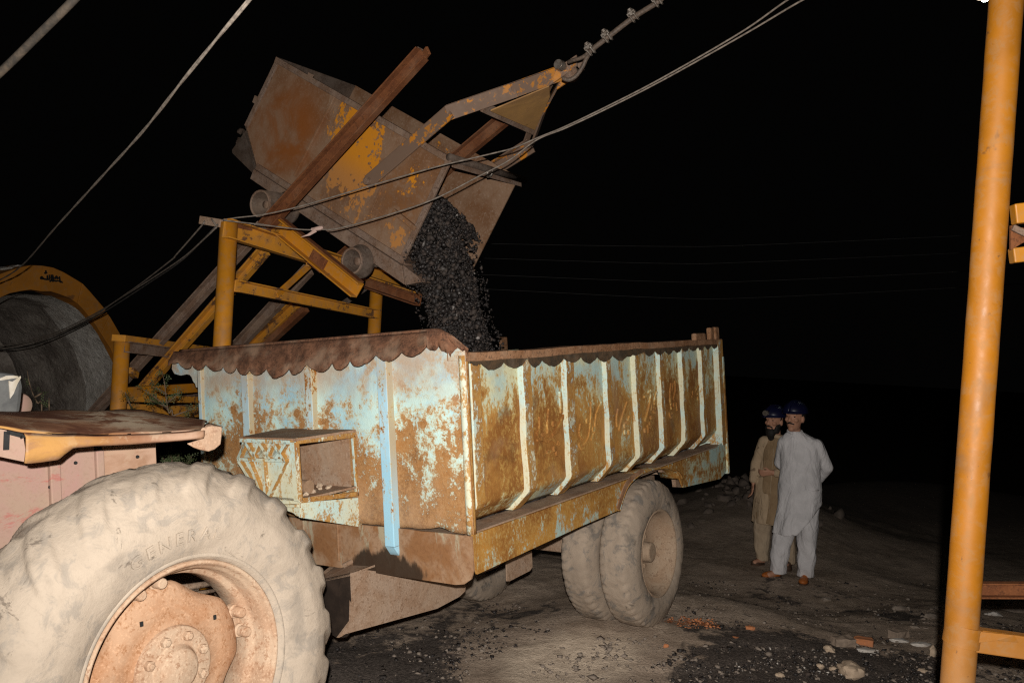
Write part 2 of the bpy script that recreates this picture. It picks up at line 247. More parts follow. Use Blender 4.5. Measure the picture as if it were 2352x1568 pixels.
M = dict(front=m_front(), side=m_side(), rib=m_rib(), box=m_rib('shelf_paint_rust',-.012), post=m_rib('corner_paint_rust',-.045), bracket=m_rib('bracket_paint_rust',.075), frib=m_frib(), pfrib=m_frib('chalky_rib_paint', (.52,.62,.60), (.42,.58,.66), .535), skirt=m_skirt(), rail=m_railskin(), tub=m_tub(),
    visor=m_rustbrown('sooty_brown_canopy', (.175,.082,.046), (.085,.040,.024), .45, 13, (.030,.020,.014)),
    toprail=m_rustbrown('rusted_top_rail', (.33,.18,.10), (.22,.105,.05), .5, 9, (.07,.045,.028)),
    trim=m_rustbrown('sooty_scalloped_trim', (.055,.040,.026), (.10,.06,.032), .2, 16, (.022,.020,.016)),
    dusty=m_rustbrown('dust_covered_steel', (.33,.235,.17), (.27,.17,.11), .6, 8, (.16,.09,.05)),
    boxin=m_rustbrown('dusty_shelf_inside', (.32,.23,.165), (.27,.15,.085), .6, 6, (.17,.09,.05)),
    channel=m_rustbrown('red_brown_channel', (.185,.068,.026), (.13,.045,.018), .16, 7, (.07,.028,.014)),
    oldsteel=m_rustbrown('grey_brown_steel', (.215,.150,.115), (.16,.095,.062), .3, 9, (.07,.045,.032)),
    darksteel=m_rustbrown('dark_steel', (.11,.082,.065), (.075,.05,.036), .2, 9, (.03,.022,.018)),
    yellow=m_yellow(wear=.66), yworn=m_yellow('worn_yellow_paint', None, .55, .545, (.56,.235,.02)), ypole=m_yellow('yellow_pole_paint', (.40,1.30), .46, .66, (.42,.15,.006)),
    ybail=m_yellow('scraped_orange_bail', None, .6, .445, (.55,.20,.010)), yplate=m_yellow('dull_orange_plate', None, .7, .62, (.43,.23,.075)),
    yportal=m_yellow('portal_yellow_paint', None, .7, .70, (.42,.155,.008)),
    tyre=m_tyre('dust_caked_tyre', (.35,.285,.222), (.41,.335,.262), (.25,.218,.185), .6), ttyre=m_tyre('dusty_trailer_tyre', (.30,.235,.18), (.35,.275,.21), (.16,.145,.13), .75),
    rim=m_rustbrown('dusty_rim', (.46,.335,.235), (.40,.25,.16), .5, 6, (.26,.13,.07)), disc=m_rustbrown('orange_wheel_disc', (.43,.265,.165), (.37,.19,.10), .5, 5, (.27,.12,.05)),
    trim_t=m_rustbrown('trailer_rim', (.34,.25,.175), (.30,.20,.13), .5, 6, (.18,.11,.07)), fender=m_fender(), pink=m_pink(), ground=m_ground(), coal=m_coal(), wet=m_plain('oil_soaked_steel', (.045,.030,.022), (.025,.017,.013), 8, .6),
    seat=m_plain('cracked_grey_vinyl', (.085,.085,.085), (.14,.14,.135), 9, .6), foam=m_plain('torn_seat_foam', (.55,.50,.44), (.42,.36,.27), 14, .9), black=m_plain('opening_dark', (.012,.012,.012), (.02,.02,.02), 20, .6),  # black: painted darkness of slots and holes, not rubber
    plaster=m_plaster('whitewashed_edge', (.68,.63,.57), (.46,.41,.36), (.80,.76,.70)), tunnel=m_plaster('tunnel_plaster', (.38,.33,.285), (.20,.165,.14), (.46,.41,.36)),
    ink=m_plain('black_paint', (.008,.008,.008), (.012,.01,.01), 20, .7), cable=m_plain('dusty_cable', (.23,.19,.155), (.13,.105,.085), 30, .65), dcable=m_plain('black_cable', (.045,.042,.04), (.09,.08,.07), 30, .5),
    wcable=m_plain('pale_cable', (.30,.25,.205), (.18,.15,.125), 40, .5), hose=m_plain('mottled_hose', (.075,.056,.040), (.03,.025,.02), 25, .8), fendend=m_rustbrown('dusty_fender_end', (.44,.30,.21), (.36,.21,.13), .5, 7, (.22,.10,.06)), tape=m_plain('pinkish_tape', (.5,.36,.31), (.42,.28,.23), 30, .7),
    rope=m_plain('greased_rope', (.14,.10,.075), (.075,.055,.042), 60, .55), clip=m_plain('galvanised_clip', (.32,.28,.24), (.18,.14,.11), 30, .35, .2, .5, .6), wire=m_plain('far_wire', (.065,.062,.06), (.05,.047,.045), 5, .6),
    gcloth=m_cloth('pale_grey_cotton', (.63,.60,.60), (.53,.505,.505)), tcloth=m_cloth('tan_cotton', (.46,.335,.22), (.38,.275,.175), (.12,.08,.05)), ttrous=m_cloth('pale_tan_cotton', (.42,.32,.22), (.36,.27,.185)), vest=m_cloth('brown_waistcoat', (.31,.21,.122), (.25,.165,.092), (.06,.04,.025)),
    skin=m_plain('skin', (.46,.235,.15), (.40,.20,.125), 14, .55, .1), hair=m_plain('black_hair', (.010,.008,.007), (.02,.016,.013), 60, .7), helmet=m_plain('dark_blue_helmet', (.006,.007,.030), (.005,.005,.022), 6, .35, 0, .5),
    sandal=m_plain('orange_leather', (.42,.125,.022), (.33,.09,.018), 20, .55), dshoe=m_plain('dark_leather', (.10,.055,.035), (.07,.04,.026), 20, .7), eye=m_plain('eye_dark', (.02,.015,.012), (.03,.02,.015), 10, .2),
    leaf=m_plain('thorn_leaf', (.045,.060,.022), (.065,.080,.032), 20, .7), twig=m_plain('twig_bark', (.17,.115,.075), (.12,.08,.05), 40, .9),
    stone=m_plain('pale_stone', (.50,.38,.27), (.38,.28,.20), 14, .9, .8), stone2=m_plain('grey_stone', (.26,.21,.17), (.19,.15,.12), 14, .9, .8), brick=m_plain('orange_brick', (.48,.185,.075), (.40,.16,.075), 20, .9, .7), wplaster=m_plain('white_plaster', (.60,.55,.50), (.46,.41,.36), 18, .9, .8), gbrick=m_plain('dirty_brick', (.30,.225,.17), (.22,.165,.125), 18, .9, .7),
    darkrock=m_plain('dark_rock', (.13,.10,.08), (.08,.062,.05), 14, .9, .8),
    wood=m_plain('dusty_wood', (.30,.19,.12), (.24,.15,.09), 30, .9))
def m_emit(name, col, st):
    m = bpy.data.materials.new(name); m.use_nodes = True; t = m.node_tree; e = t.nodes.new('ShaderNodeEmission'); e.inputs[0].default_value = (*col,1); e.inputs[1].default_value = st
    t.links.new(e.outputs[0], t.nodes['Material Output'].inputs[0]); return m
M['lamp'] = m_emit('lit_lamp_glass', (.9,1,.97), 30)

# ------------------------------------------------------------------ objects
def tag(o, label=None, cat=None, group=None, kind=None):
    for k, v in (('label',label),('category',cat),('group',group),('kind',kind)):
        if v: o[k] = v
    return o
def thing(name, label, cat, fr=WO, group=None):
    e = bpy.data.objects.new(name, None); e.empty_display_size = .2; COL.objects.link(e); e.matrix_world = fr.M
    return tag(e, label, cat, group)
class MB:
    """Collects shapes (local coordinates of the thing) for ONE mesh object."""
    def __init__(s): s.v = []; s.f = []
    def add(s, vs, fs):
        n = len(s.v); s.v += [tuple(x) for x in vs]; s.f += [tuple(i+n for i in f) for f in fs]; return s
    def hexa(s, b, t):                                    # bottom 4 and top 4 corners
        return s.add(list(b)+list(t), [(3,2,1,0),(4,5,6,7),(0,1,5,4),(1,2,6,5),(2,3,7,6),(3,0,4,7)])
    def box(s, lo, hi):
        (a,b,c),(d,e,f) = lo, hi
        return s.hexa([(a,b,c),(d,b,c),(d,e,c),(a,e,c)], [(a,b,f),(d,b,f),(d,e,f),(a,e,f)])
    def beam(s, p, q, w, h, up=(0,0,1)):                  # w across, h along up
        p, q, up = Vector(p), Vector(q), Vector(up); d = (q-p).normalized(); x = d.cross(up).normalized(); z = x.cross(d).normalized()
        r = [(-w/2,-h/2),(w/2,-h/2),(w/2,h/2),(-w/2,h/2)]
        return s.hexa([p+x*a+z*b for a,b in r], [q+x*a+z*b for a,b in r])
    def prof(s, p, q, pr, up=(0,0,1)):                    # open/closed profile (x across, z up) swept p -> q, closed ring of points
        p, q, up = Vector(p), Vector(q), Vector(up); d = (q-p).normalized(); x = d.cross(up).normalized(); z = x.cross(d).normalized(); n = len(pr)
        vs = [p+x*a+z*b for a,b in pr] + [q+x*a+z*b for a,b in pr]
        return s.add(vs, [(i,(i+1)%n,n+(i+1)%n,n+i) for i in range(n)] + [tuple(range(n-1,-1,-1)), tuple(range(n,2*n))])
    def channel(s, p, q, h, b, t, up=(0,0,1), flip=1):    # C section: web height h, flange b, thickness t
        pr = [(0,-h/2),(b,-h/2),(b,-h/2+t),(t,-h/2+t),(t,h/2-t),(b,h/2-t),(b,h/2),(0,h/2)]
        return s.prof(p, q, [(a*flip, c) for a,c in pr], up)
    def slab(s, pts, off):                                # polygon given thickness
        off = Vector(off); n = len(pts); p = [Vector(x) for x in pts]
        return s.add(p + [x+off for x in p], [tuple(range(n-1,-1,-1)), tuple(range(n,2*n))] + [(i,(i+1)%n,n+(i+1)%n,n+i) for i in range(n)])
    def tube(s, pts, r, n=8, cap=True):
        pts = [Vector(p) for p in pts]; k = len(pts); rr = r if hasattr(r, '__len__') else [r]*k; vs = []; fs = []
        t0 = (pts[1]-pts[0]).normalized(); x = t0.orthogonal().normalized()
        for i,p in enumerate(pts):
            t = (pts[min(i+1,k-1)]-pts[max(i-1,0)]).normalized(); x = (x - t*x.dot(t)).normalized(); y = t.cross(x)
            for j in range(n):
                a = 2*math.pi*j/n; vs.append(p + (x*math.cos(a)+y*math.sin(a))*rr[i])
        for i in range(k-1):
            for j in range(n): fs.append((i*n+j, i*n+(j+1)%n, (i+1)*n+(j+1)%n, (i+1)*n+j))
        if cap: fs += [tuple(range(n-1,-1,-1)), tuple(range((k-1)*n, k*n))]
        return s.add(vs, fs)
    def lathe(s, c, ax, pr, n=48, closed=False, disp=None, x0=None):   # profile (radius, along axis)
        c, ax = Vector(c), Vector(ax).normalized(); x = Vector(x0) if x0 else ax.orthogonal().normalized(); y = ax.cross(x); k = len(pr); vs = []; fs = []
        for j in range(n):
            a = 2*math.pi*j/n; e = x*math.cos(a)+y*math.sin(a)
            for i,(r,t) in enumerate(pr):
                if disp: r, t = disp(a, i, r, t)
                vs.append(c + e*r + ax*t)
        for j in range(n):
            for i in range(k if closed else k-1):
                fs.append((j*k+i, ((j+1)%n)*k+i, ((j+1)%n)*k+(i+1)%k, j*k+(i+1)%k))
        return s.add(vs, fs)
    def grid(s, rows):                                    # rows of points -> sheet
        k = len(rows[0]); vs = [p for r in rows for p in r]
        return s.add(vs, [(i*k+j, i*k+j+1, (i+1)*k+j+1, (i+1)*k+j) for i in range(len(rows)-1) for j in range(k-1)])
    def chunk(s, c, r, sq=(1,1,1), rnd=random, sub=1, rough=.35):
        bm = bmesh.new(); bmesh.ops.create_icosphere(bm, subdivisions=sub, radius=1); R = Matrix.Rotation(rnd.random()*6.28, 3, Vector((rnd.random()-.5, rnd.random()-.5, rnd.random()-.5)).normalized())
        vs = [Vector(c) + Vector([(R @ (v.co*(1+rnd.uniform(-rough,rough))))[i]*r*sq[i] for i in range(3)]) for v in bm.verts]
        fs = [[v.index for v in f.verts] for f in bm.faces]; bm.free(); return s.add(vs, fs)
    def build(s, name, mat, parent=None, smooth=False, bevel=0, solid=0, sub=0, attrs=None, mods=None):
        me = bpy.data.meshes.new(name); me.from_pydata(s.v, [], s.f); me.update()
        bm = bmesh.new(); bm.from_mesh(me); bmesh.ops.recalc_face_normals(bm, faces=bm.faces); bm.to_mesh(me); bm.free()
        if attrs:
            for k, a in attrs.items():
                at = me.attributes.new(k, 'FLOAT', 'POINT'); at.data.foreach_set('value', a)
        me.materials.append(M[mat] if isinstance(mat, str) else mat)
        if smooth: me.polygons.foreach_set('use_smooth', [True]*len(me.polygons))
        o = bpy.data.objects.new(name, me); COL.objects.link(o); o.parent = parent
        if solid: k = o.modifiers.new('thick','SOLIDIFY'); k.thickness = solid; k.offset = 0
        if bevel: k = o.modifiers.new('bevel','BEVEL'); k.width = bevel; k.segments = 2; k.limit_method = 'ANGLE'; k.angle_limit = .6
        if sub: k = o.modifiers.new('sub','SUBSURF'); k.levels = k.render_levels = sub
        if smooth == 'angle': 
            me.set_sharp_from_angle(angle=math.radians(35))
        return o
def interp(poly, x):
    for (x0,y0),(x1,y1) in zip(poly, poly[1:]):
        if x0 <= x <= x1 or (x0 == x1 == x): return y0 + (y1-y0)*((x-x0)/(x1-x0) if x1 != x0 else 0)
    return poly[0][1] if x < poly[0][0] else poly[-1][1]
def nz(p, s, amp, seed=0): return amp*mnoise.fractal(Vector(p)*s + Vector((seed,seed*2,seed*3)), 0.8, 2.0, 4)
def smoothpath(pts, n=8):
    """Catmull-Rom through the points."""
    p = [Vector(x) for x in pts]; p = [p[0]*2-p[1]] + p + [p[-1]*2-p[-2]]; out = []
    for i in range(1, len(p)-2):
        for k in range(n):
            t = k/n; out.append(.5*((2*p[i]) + (p[i+1]-p[i-1])*t + (2*p[i-1]-5*p[i]+4*p[i+1]-p[i+2])*t*t + (3*p[i]-p[i-1]-3*p[i+1]+p[i+2])*t**3))
    return out + [p[-2]]

# ------------------------------------------------------------------ ground
def wheel_ground(): return TR.wld((2.14, .15, -.346-.495))
GP = [(TR.wld((2.14,.15,-.84)), 1), (TR.wld((2.14,1.85,-.84)), 1), (TK.wld((0,.2,-.70)), 1), (TK.wld((0,1.6,-.72)), .8), (P(1811,1329,8.5), 1.2), (P(1772,1312,9.0), 1.2)]
GP += [(Vector((1.2,2.6,-.02)),.6), (Vector((3,3,-.03)),.6), (Vector((4.6,5.0,-.12)),.8), (Vector((-6,8,.0)),1), (Vector((-3,5.6,-.05)),.8), (Vector((0,12,-.62)),1), (Vector((6,12,-.80)),1), (Vector((9,8,-.50)),1), (Vector((5,9.5,-.62)),.8), (Vector((4,6.5,-.27)),.7), (Vector((-4,14,-.1)),1), (Vector((0,-4,0)),1), (Vector((12,20,-2.2)),1.5), (Vector((3,18,-1.9)),1.5), (Vector((-12,20,0)),1.5)]
HUMP = [(P(1705,1085,11.5), .55, 1.1), (P(1960,1110,13.5), .35, 1.6), (P(2420,1450,5.6), .16, .7), (P(2300,1150,14), .5, 2.2)]
def gz(x, y):
    a = b = 0.0
    for p, k in GP:
        w = k/((x-p.x)**2+(y-p.y)**2+.35)**2; a += w*p.z; b += w
    z = a/b
    for p, h, s in HUMP: z += h*math.exp(-((x-p.x)**2+(y-p.y)**2)/(2*s*s))
    return z
def ground_hit(px, py):
    d = ray(px, py); t = 2.0
    while t < 40:
        q = CAM + d*t
        if q.z <= gz(q.x, q.y): return q
        t += .02
    return CAM + d*12
def axis_(lo, hi, step, far):
    a = list(np.arange(lo, hi+1e-6, step)); s = step; x = lo; l = []
    while x > -far: s *= 1.25; x -= s; l.append(x)
    s = step; x = a[-1]; r = []
    while x < far: s *= 1.25; x += s; r.append(x)
    return l[::-1] + a + r
gx, gy = axis_(-2.4, 6.4, .05, 70), axis_(3.2, 11.5, .05, 90)
gy = [y for y in gy if y > -25]
COALB = [(760,1560,230,.55),(900,1480,200,.38),(1100,1420,160,.30),(1000,1560,150,.30),(1650,1560,260,.45),(1900,1545,240,.50),(2080,1550,200,.45),(1750,1500,170,.28),(1700,1350,150,.25),(1900,1370,150,.22),(2050,1400,120,.28),(2120,1420,90,.3),(1400,1400,120,.2),(1330,1380,150,.18),(2300,1480,120,.4)]
LITEB = [(1250,1535,190,.5),(1390,1500,150,.40),(1500,1470,120,.25),(1600,1330,150,.12)]
cbl = []
for L_, sg in ((COALB,1),(LITEB,-1)):
    for px, py, r, k in L_:
        q = ground_hit(px, min(py, 1900)); q2 = ground_hit(px+r, py); cbl.append((q.x, q.y, (q2-q).length, k*sg))
bq = [(ground_hit(1545,1432), .13, .55), (ground_hit(1600,1425), .14, .55), (ground_hit(1640,1438), .12, .35)]
g = MB(); coal_a = []; brick_a = []; falloff_a = []; nx = len(gx)
for y in gy:
    for x in gx:
        z = gz(x, y)
        if -3 < x < 7 and 2.5 < y < 13:
            z += nz((x,y,0), 1.3, .026) + nz((x,y,3), 7, .006) + (.012*max(0, mnoise.noise(Vector((x*23,y*23,1)))))
            c = .16 + sum(k*math.exp(-((x-a)**2+(y-b)**2)/(r*r)) for a,b,r,k in cbl); bk = sum(k*math.exp(-((x-q.x)**2+(y-q.y)**2)/(r*r)) for q,r,k in bq)
            z += .012*max(0,c)*mnoise.noise(Vector((x*13,y*13,5)))
        else: c = .16; bk = 0
        q = min(1,max(0,(y-7.7-.25*(x-3)*(x<3))/4.6)); falloff_a.append(q*q*(3-2*q)); g.v.append((x,y,z)); coal_a.append(c); brick_a.append(bk)  # distance weight for the painted light falloff
g.f = [(j*nx+i, j*nx+i+1, (j+1)*nx+i+1, (j+1)*nx+i) for j in range(len(gy)-1) for i in range(nx-1)]
go = g.build('ground', 'ground', None, True, attrs={'coal': coal_a, 'brick': brick_a, 'far': falloff_a}); tag(go, kind='structure', label='dark trodden dirt yard strewn with coal dust')

# ------------------------------------------------------------------ dump trailer
tr = thing('dump_trailer', 'rusty pale blue dump trailer with ribbed sides, parked behind the tractor wheel', 'trailer', TR)
T0 = lambda px, py, u=0.0: TR.on(0, u, px, py)
T1 = lambda px, py, v=0.0: TR.on(1, v, px, py)
TOP = [(-.02,1.085),(.03,1.11),(.08,1.158),(.12,1.184),(.16,1.192),(.30,1.190),(2.2,1.172)]
def grid_wall(n, m, fn): return [[fn(i/n, j/m) for i in range(n+1)] for j in range(m+1)]
def fw(s, t):
    v = 2.02*(1-s); top = interp(TOP, v); bot = .236 + (.012*abs(mnoise.noise(Vector((v*9,0,2)))) if .08 < v < .62 else 0) + (.02*math.exp(-((v-.2)/.05)**2))
    w = bot + (top-bot)*t; return (nz((v,w,0), 1.8, .006)-.010*math.sin(math.pi*min(1,max(0,(w-.3)/.8)))*math.sin(v*7.5)**2, v, w)
MB().grid(grid_wall(70, 34, fw)).build('front_wall', 'front', tr, True, solid=.006)
# skirt below it
sk = [(-.010, 2.02, .0)] ; sk = [(2.02,-.005),(.11,-.005),(.06,0.004),(.02,.03),(.003,.07),(.0,.232)] + [(v, .232+.006*mnoise.noise(Vector((v*8,1,1)))) for v in np.linspace(.06,2.0,24)]
MB().slab([(-.014, v, w) for v, w in sk], (.010,0,0)).build('front_skirt', 'skirt', tr)
for px in (700, 778): p = T0(px, 1240, -.016); MB().box((-.026, p.y-.006, .03), (-.014, p.y+.006, .225)).build('skirt_seam', 'skirt', tr, bevel=.003)
# front ribs: bright front, dusty side
def vrib(x0, x1, xs, y, wt, wb, u=.0, dep=.045, name='front_rib', mat='frib'):
    a = T0(*A_(x0,y), -dep).y; c = T0(*A_(x1,y), -dep).y
    o = MB(); o.hexa([(-dep,a,wb),(u,a,wb),(u,c,wb),(-dep,c,wb)], [(-dep,a,wt),(u,a,wt),(u,c,wt),(-dep,c,wt)]); return o.build(name, mat, tr, bevel=.004)
vrib(555,600,640,600,1.10,.24,mat='pfrib'); vrib(975,1022,1070,600,1.10,.24,mat='pfrib'); vrib(268,290,300,600,1.08,.24,dep=.03,mat='pfrib')
a = T0(*A_(1440,280), -.05); c = T0(*A_(1505,280), -.05); d = T0(*A_(1500,1520), -.05); e = T0(*A_(1562,1520), -.05); z0 = d.z - .0
o = MB(); o.hexa([(-.05,d.y,z0),(0,d.y,z0),(0,e.y,z0),(-.05,e.y,z0)], [(-.05,a.y,1.12),(0,a.y,1.12),(0,c.y,1.12),(-.05,c.y,1.12)])
o.add([(-.05,d.y,z0),(-.05,e.y,z0),(-.014,e.y,z0-.05),(-.014,d.y,z0-.05),(0,d.y,z0),(0,e.y,z0)], [(0,1,2,3),(0,3,4),(1,5,2),(3,2,5,4)]); o.build('front_rib', 'frib', tr, bevel=.004)
# corner post with a rounded edge
MB().tube([(.012,.022,w) for w in np.linspace(.236,1.07,12)], .024, 14).build('corner_post', 'post', tr, True)
# bracket ornament at the far upper corner
MB().slab([T0(*A_(x,y),-.002) for x,y in ((95,305),(92,350),(108,380),(150,392),(190,384),(210,388),(222,402),(233,432),(246,446),(252,470),(300,470),(300,300))], (.008,0,0)).build('corner_bracket', 'front', tr)
# scalloped canopy
vt = [(105,235),(700,190),(1300,140),(1700,108),(1830,96),(1880,97),(1930,115),(1970,145),(2010,180),(2052,216)]
cusp = [(66,330),(128,308),(220,320),(318,320),(424,335),(512,340),(612,358),(715,344),(868,345),(986,315),(1146,310),(1265,294),(1440,255),(1612,235),(1776,200),(1852,198),(1912,238)]
bot = [(96,312),(185,350),(262,356),(376,362),(465,376),(566,388),(658,388),(770,410),(908,386),(1090,368),(1200,356),(1328,331),(1532,297),(1682,266),(1816,231),(1890,239)]
pb = []
for (x0,y0),(x1,y1),(bx,by) in zip(cusp, cusp[1:], bot):
    for k in range(10):
        t = k/10; x = x0+(x1-x0)*t; tb = (bx-x0)/(x1-x0); q = t/tb*.5 if t < tb else .5+.5*(t-tb)/(1-tb)
        pb.append((x, y0+(y1-y0)*t + (by-(y0+(y1-y0)*tb))*math.sin(math.pi*q)**.75))
pb += [(1912,238),(1925,272),(1940,268),(1952,282),(1968,276),(1980,286),(1998,278),(2030,300),(2052,318)]
rows = []
for x, yb in pb:
    yt = interp(vt, max(x,105)); xt = max(x,105) if x < 200 else x; ub = -.10 if x < 1780 else max(-.012, -.10+.088*(x-1780)/130)
    top = T0(*A_(xt,yt), -.020); bo = T0(*A_(x,yb+7*mnoise.noise(Vector((x*.05,3,1)))), ub-.010); rows.append([top + (bo-top)*t + Vector((-.004*math.sin(math.pi*t)+nz((x*.01,t*1.5,2),1.3,.012)*t,0,0)) for t in (0,.12,.35,.65,1)])
MB().grid(rows).build('scalloped_canopy', 'visor', tr, True, solid=.003)
top_path = [Vector((-.012, v, interp(TOP, v)+.004)) for v in np.linspace(2.16,-.0,50)]
MB().tube(top_path, .011, 8).build('headboard_edge', 'visor', tr, True)
# shelf box on the front wall
bv, bu = T0(*A_(1310,775)).y, -.395
def D(x, y, u=bu): return T0(*A_(x,y), u)
sb = MB(); w1 = .705; w0 = T1(*A_(938,1215), bv).z; vl = D(560,830).y
sb.slab([(0,bv-.012,w1),(bu-.012,bv-.012,w1),(bu-.012,vl+.01,w1),(0,T0(*A_(830,757)).y,w1)], (0,0,.012))
box = sb.build('shelf_box', 'boxin', tr)
m = MB(); zz = w0
m.box((bu,bv-.006,zz-.005),(-.0,bv+.55,zz+.006)); m.build('shelf_floor', 'boxin', tr); MB().box((-.050,bv+.004,zz+.006),(-.046,bv+.52,.70)).build('shelf_back', 'boxin', tr)
fp = [D(555,812),D(905,820),D(938,1215),D(938,1325),D(915,1318),D(895,1300),D(862,1288),D(830,1272),D(800,1290),D(790,1318),D(735,1310),D(725,1255),D(570,1000),D(550,942)]
fa = MB().slab(fp, (.006,0,0)).build('shelf_front', 'box', tr)
dm = MB()
def bar(m_, p, q, w=.017, u=bu, h=.024):
    p, q = D(*p, u), D(*q, u); m_.beam(p+Vector((-h/2,0,0)), q+Vector((-h/2,0,0)), h, w, up=(0,(q-p).z,-(q-p).y))
bar(dm,(548,942),(865,950),.016)
for x in (600,690,780): bar(dm,(x,830),(x-46,938)); bar(dm,(x,830),(x+74,945))
bar(dm,(552,940),(600,830)); bar(dm,(870,830),(800,945)); bar(dm,(562,815),(900,830),.018)
for p in ((556,952),(620,952),(715,955),(862,952)): bar(dm,p,(728 if p[0]!=715 else 735,1230),.018)
bar(dm,(720,1250),(930,1248),.012); bar(dm,(912,830),(938,1215),.028)
dm.build('diamond_lattice', 'rib', fa)
pm = MB()
for (x,y) in ((600,885),(690,887),(780,890)): 
    c = D(x+12,y,bu-.03); pm.add([D(x-34,y+50,bu),D(x+4,y-50,bu),D(x+58,y+52,bu),c],[(0,1,3),(1,2,3),(2,0,3)])
pm.build('pressed_diamond', 'box', fa)
fr = MB(); t1 = lambda x,y,v=bv: T1(*A_(x,y), v)
def sbar(p, q, w=.02): 
    p, q = t1(*p), t1(*q); fr.beam(p, q, .018, w, up=(-(q-p).z,0,(q-p).x))
sbar((915,825),(1312,782),.030); sbar((915,825),(940,1225),.022); sbar((1290,785),(1318,1190),.018); sbar((938,1218),(1330,1172),.024)
fr.build('shelf_frame', 'box', tr, bevel=.003)
MB().slab([t1(938,1232),t1(1342,1198),t1(1350,1394),t1(938,1330)], (0,.006,0)).build('shelf_bracket', 'bracket', tr)
ch = MB(); 
for k in range(16): ch.chunk((bu+.05+random.random()*.3, bv+.03+random.random()*.2, zz+.012), random.uniform(.006,.022), (1,1,.7))
tag(ch.build('rubble_in_shelf', 'stone', tr), kind='stuff')
p = T1(*A_(1000,1150), bv+.06); MB().lathe((p.x,p.y,zz+.04),(0,1,0),[(0,0),(.034,.0),(.034,.07),(0,.07)],18).build('log_in_shelf', 'wood', tr, 'angle')

# side wall between the ribs
WBEND, WLOW = .355, .262
def sw(s, t):
    u = .02+3.42*s
    if t < .78: w = 1.06-(1.06-WBEND)*t/.78; v = .040
    else: k = (t-.78)/.22; w = WBEND-(WBEND-WLOW)*k; v = .040+.098*k
    return (u, v+nz((u,w,4),2.4,.005), w)
sd = MB().grid(grid_wall(120, 26, sw)).build('side_wall', 'side', tr, True, solid=.005)
ribx = [(290,360),(680,740),(1000,1058),(1300,1336),(1514,1546),(1700,1724),(1862,1886),(2010,2026),(2128,2142)]
for i,(x0,x1) in enumerate(ribx):
    u0 = T1(*B_(x0,700)).x; u1 = T1(*B_(x1,700)).x; u1 = max(u1, u0+.062); o = MB(); j = lambda w: .011*mnoise.noise(Vector((u0*7,w*7,2)))+.004*mnoise.noise(Vector((u0*7,w*23,5)))
    ws = list(np.linspace(1.03,WBEND+.01,14)) + list(np.linspace(WBEND-.01,WLOW-.01,5)); rows = []
    for w in ws:
        k = max(0,(WBEND-w)/(WBEND-WLOW)); va = .004+.092*k + .004*mnoise.noise(Vector((u0*5,w*9,8))); rows.append([(u0+j(w),va+.05,w),(u0+j(w),va,w),(u1+j(w),va,w),(u1+j(w),va+.05,w)])
    o.grid(rows).build('side_rib', 'rib', tr, bevel=.005)
# raised letters hammered into the panels
def strokes(mb, frame, ax, val, conv, lines, wd, th):
    nrm = Vector([0,0,0]); nrm[ax] = 1
    for ln in lines:
        pts = [frame.on(ax, val, *conv(*p)) for p in ln]
        if len(pts) == 1: mb.lathe(pts[0]-nrm*th, nrm, [(0,0),(wd*.75,0),(wd*.9,th)], 8); continue
        pts = smoothpath(pts, 4)
        for i,(p, q) in enumerate(zip(pts, pts[1:])):
            d = q-p
            if d.length < 1e-5: continue
            w = wd*(.65+.5*math.sin(math.pi*(i+.5)/len(pts))); mb.beam(p-nrm*th/2-d*.08, q-nrm*th/2+d*.08, th, w, up=d.cross(nrm))
LT = [[(772,745),(778,830),(752,880)],[(842,690),(838,780),(836,872)],[(925,560),(932,640),(936,720)],[(952,735),(925,805),(900,850),(868,882)],[(880,800)],[(755,925),(790,910),(830,925),(860,905),(895,940)],[(825,1012),(862,1008)],[(886,985)],[(905,1015)],[(922,955),(905,940)],[(812,870),(790,890)],
      [(1078,800),(1072,870),(1098,912)],[(1157,640),(1152,800),(1140,900),(1110,960),(1082,980),(1066,945)],[(1232,640),(1208,700),(1192,770),(1184,860),(1155,915)],[(1215,715),(1190,740)],[(1172,838)],[(1206,792)],[(1128,780)],
      [(1358,690),(1350,760),(1352,822)],[(1425,640),(1392,750),(1366,850)],[(1442,745),(1430,790),(1412,800)],[(1410,815)],[(1410,862)],[(1440,862)],
      [(1552,600),(1580,590),(1600,560),(1598,640),(1580,720),(1560,780)],[(1645,560),(1632,640),(1640,700)],[(1612,590),(1606,700)],[(1630,668),(1642,690),(1630,712),(1618,690),(1630,668)],[(1592,790),(1600,810),(1588,830),(1578,808)],[(1586,850)],[(1562,850)],[(1620,745),(1600,755)],
      [(1752,500),(1746,600),(1756,690)],[(1782,480),(1786,560),(1770,620)],[(1770,500),(1760,560)],[(1738,720),(1752,748),(1764,724)],[(1792,640),(1800,700)],[(1775,660)],
      [(1905,600),(1935,570),(1957,520)],[(1945,545),(1950,580)],[(1915,570)],[(1955,610)]]
for ln in LT: lm = MB(); strokes(lm, TR, 1, .042, B_, [ln], .024, .014); lm.build('raised_stroke', 'side', sd, bevel=.003)
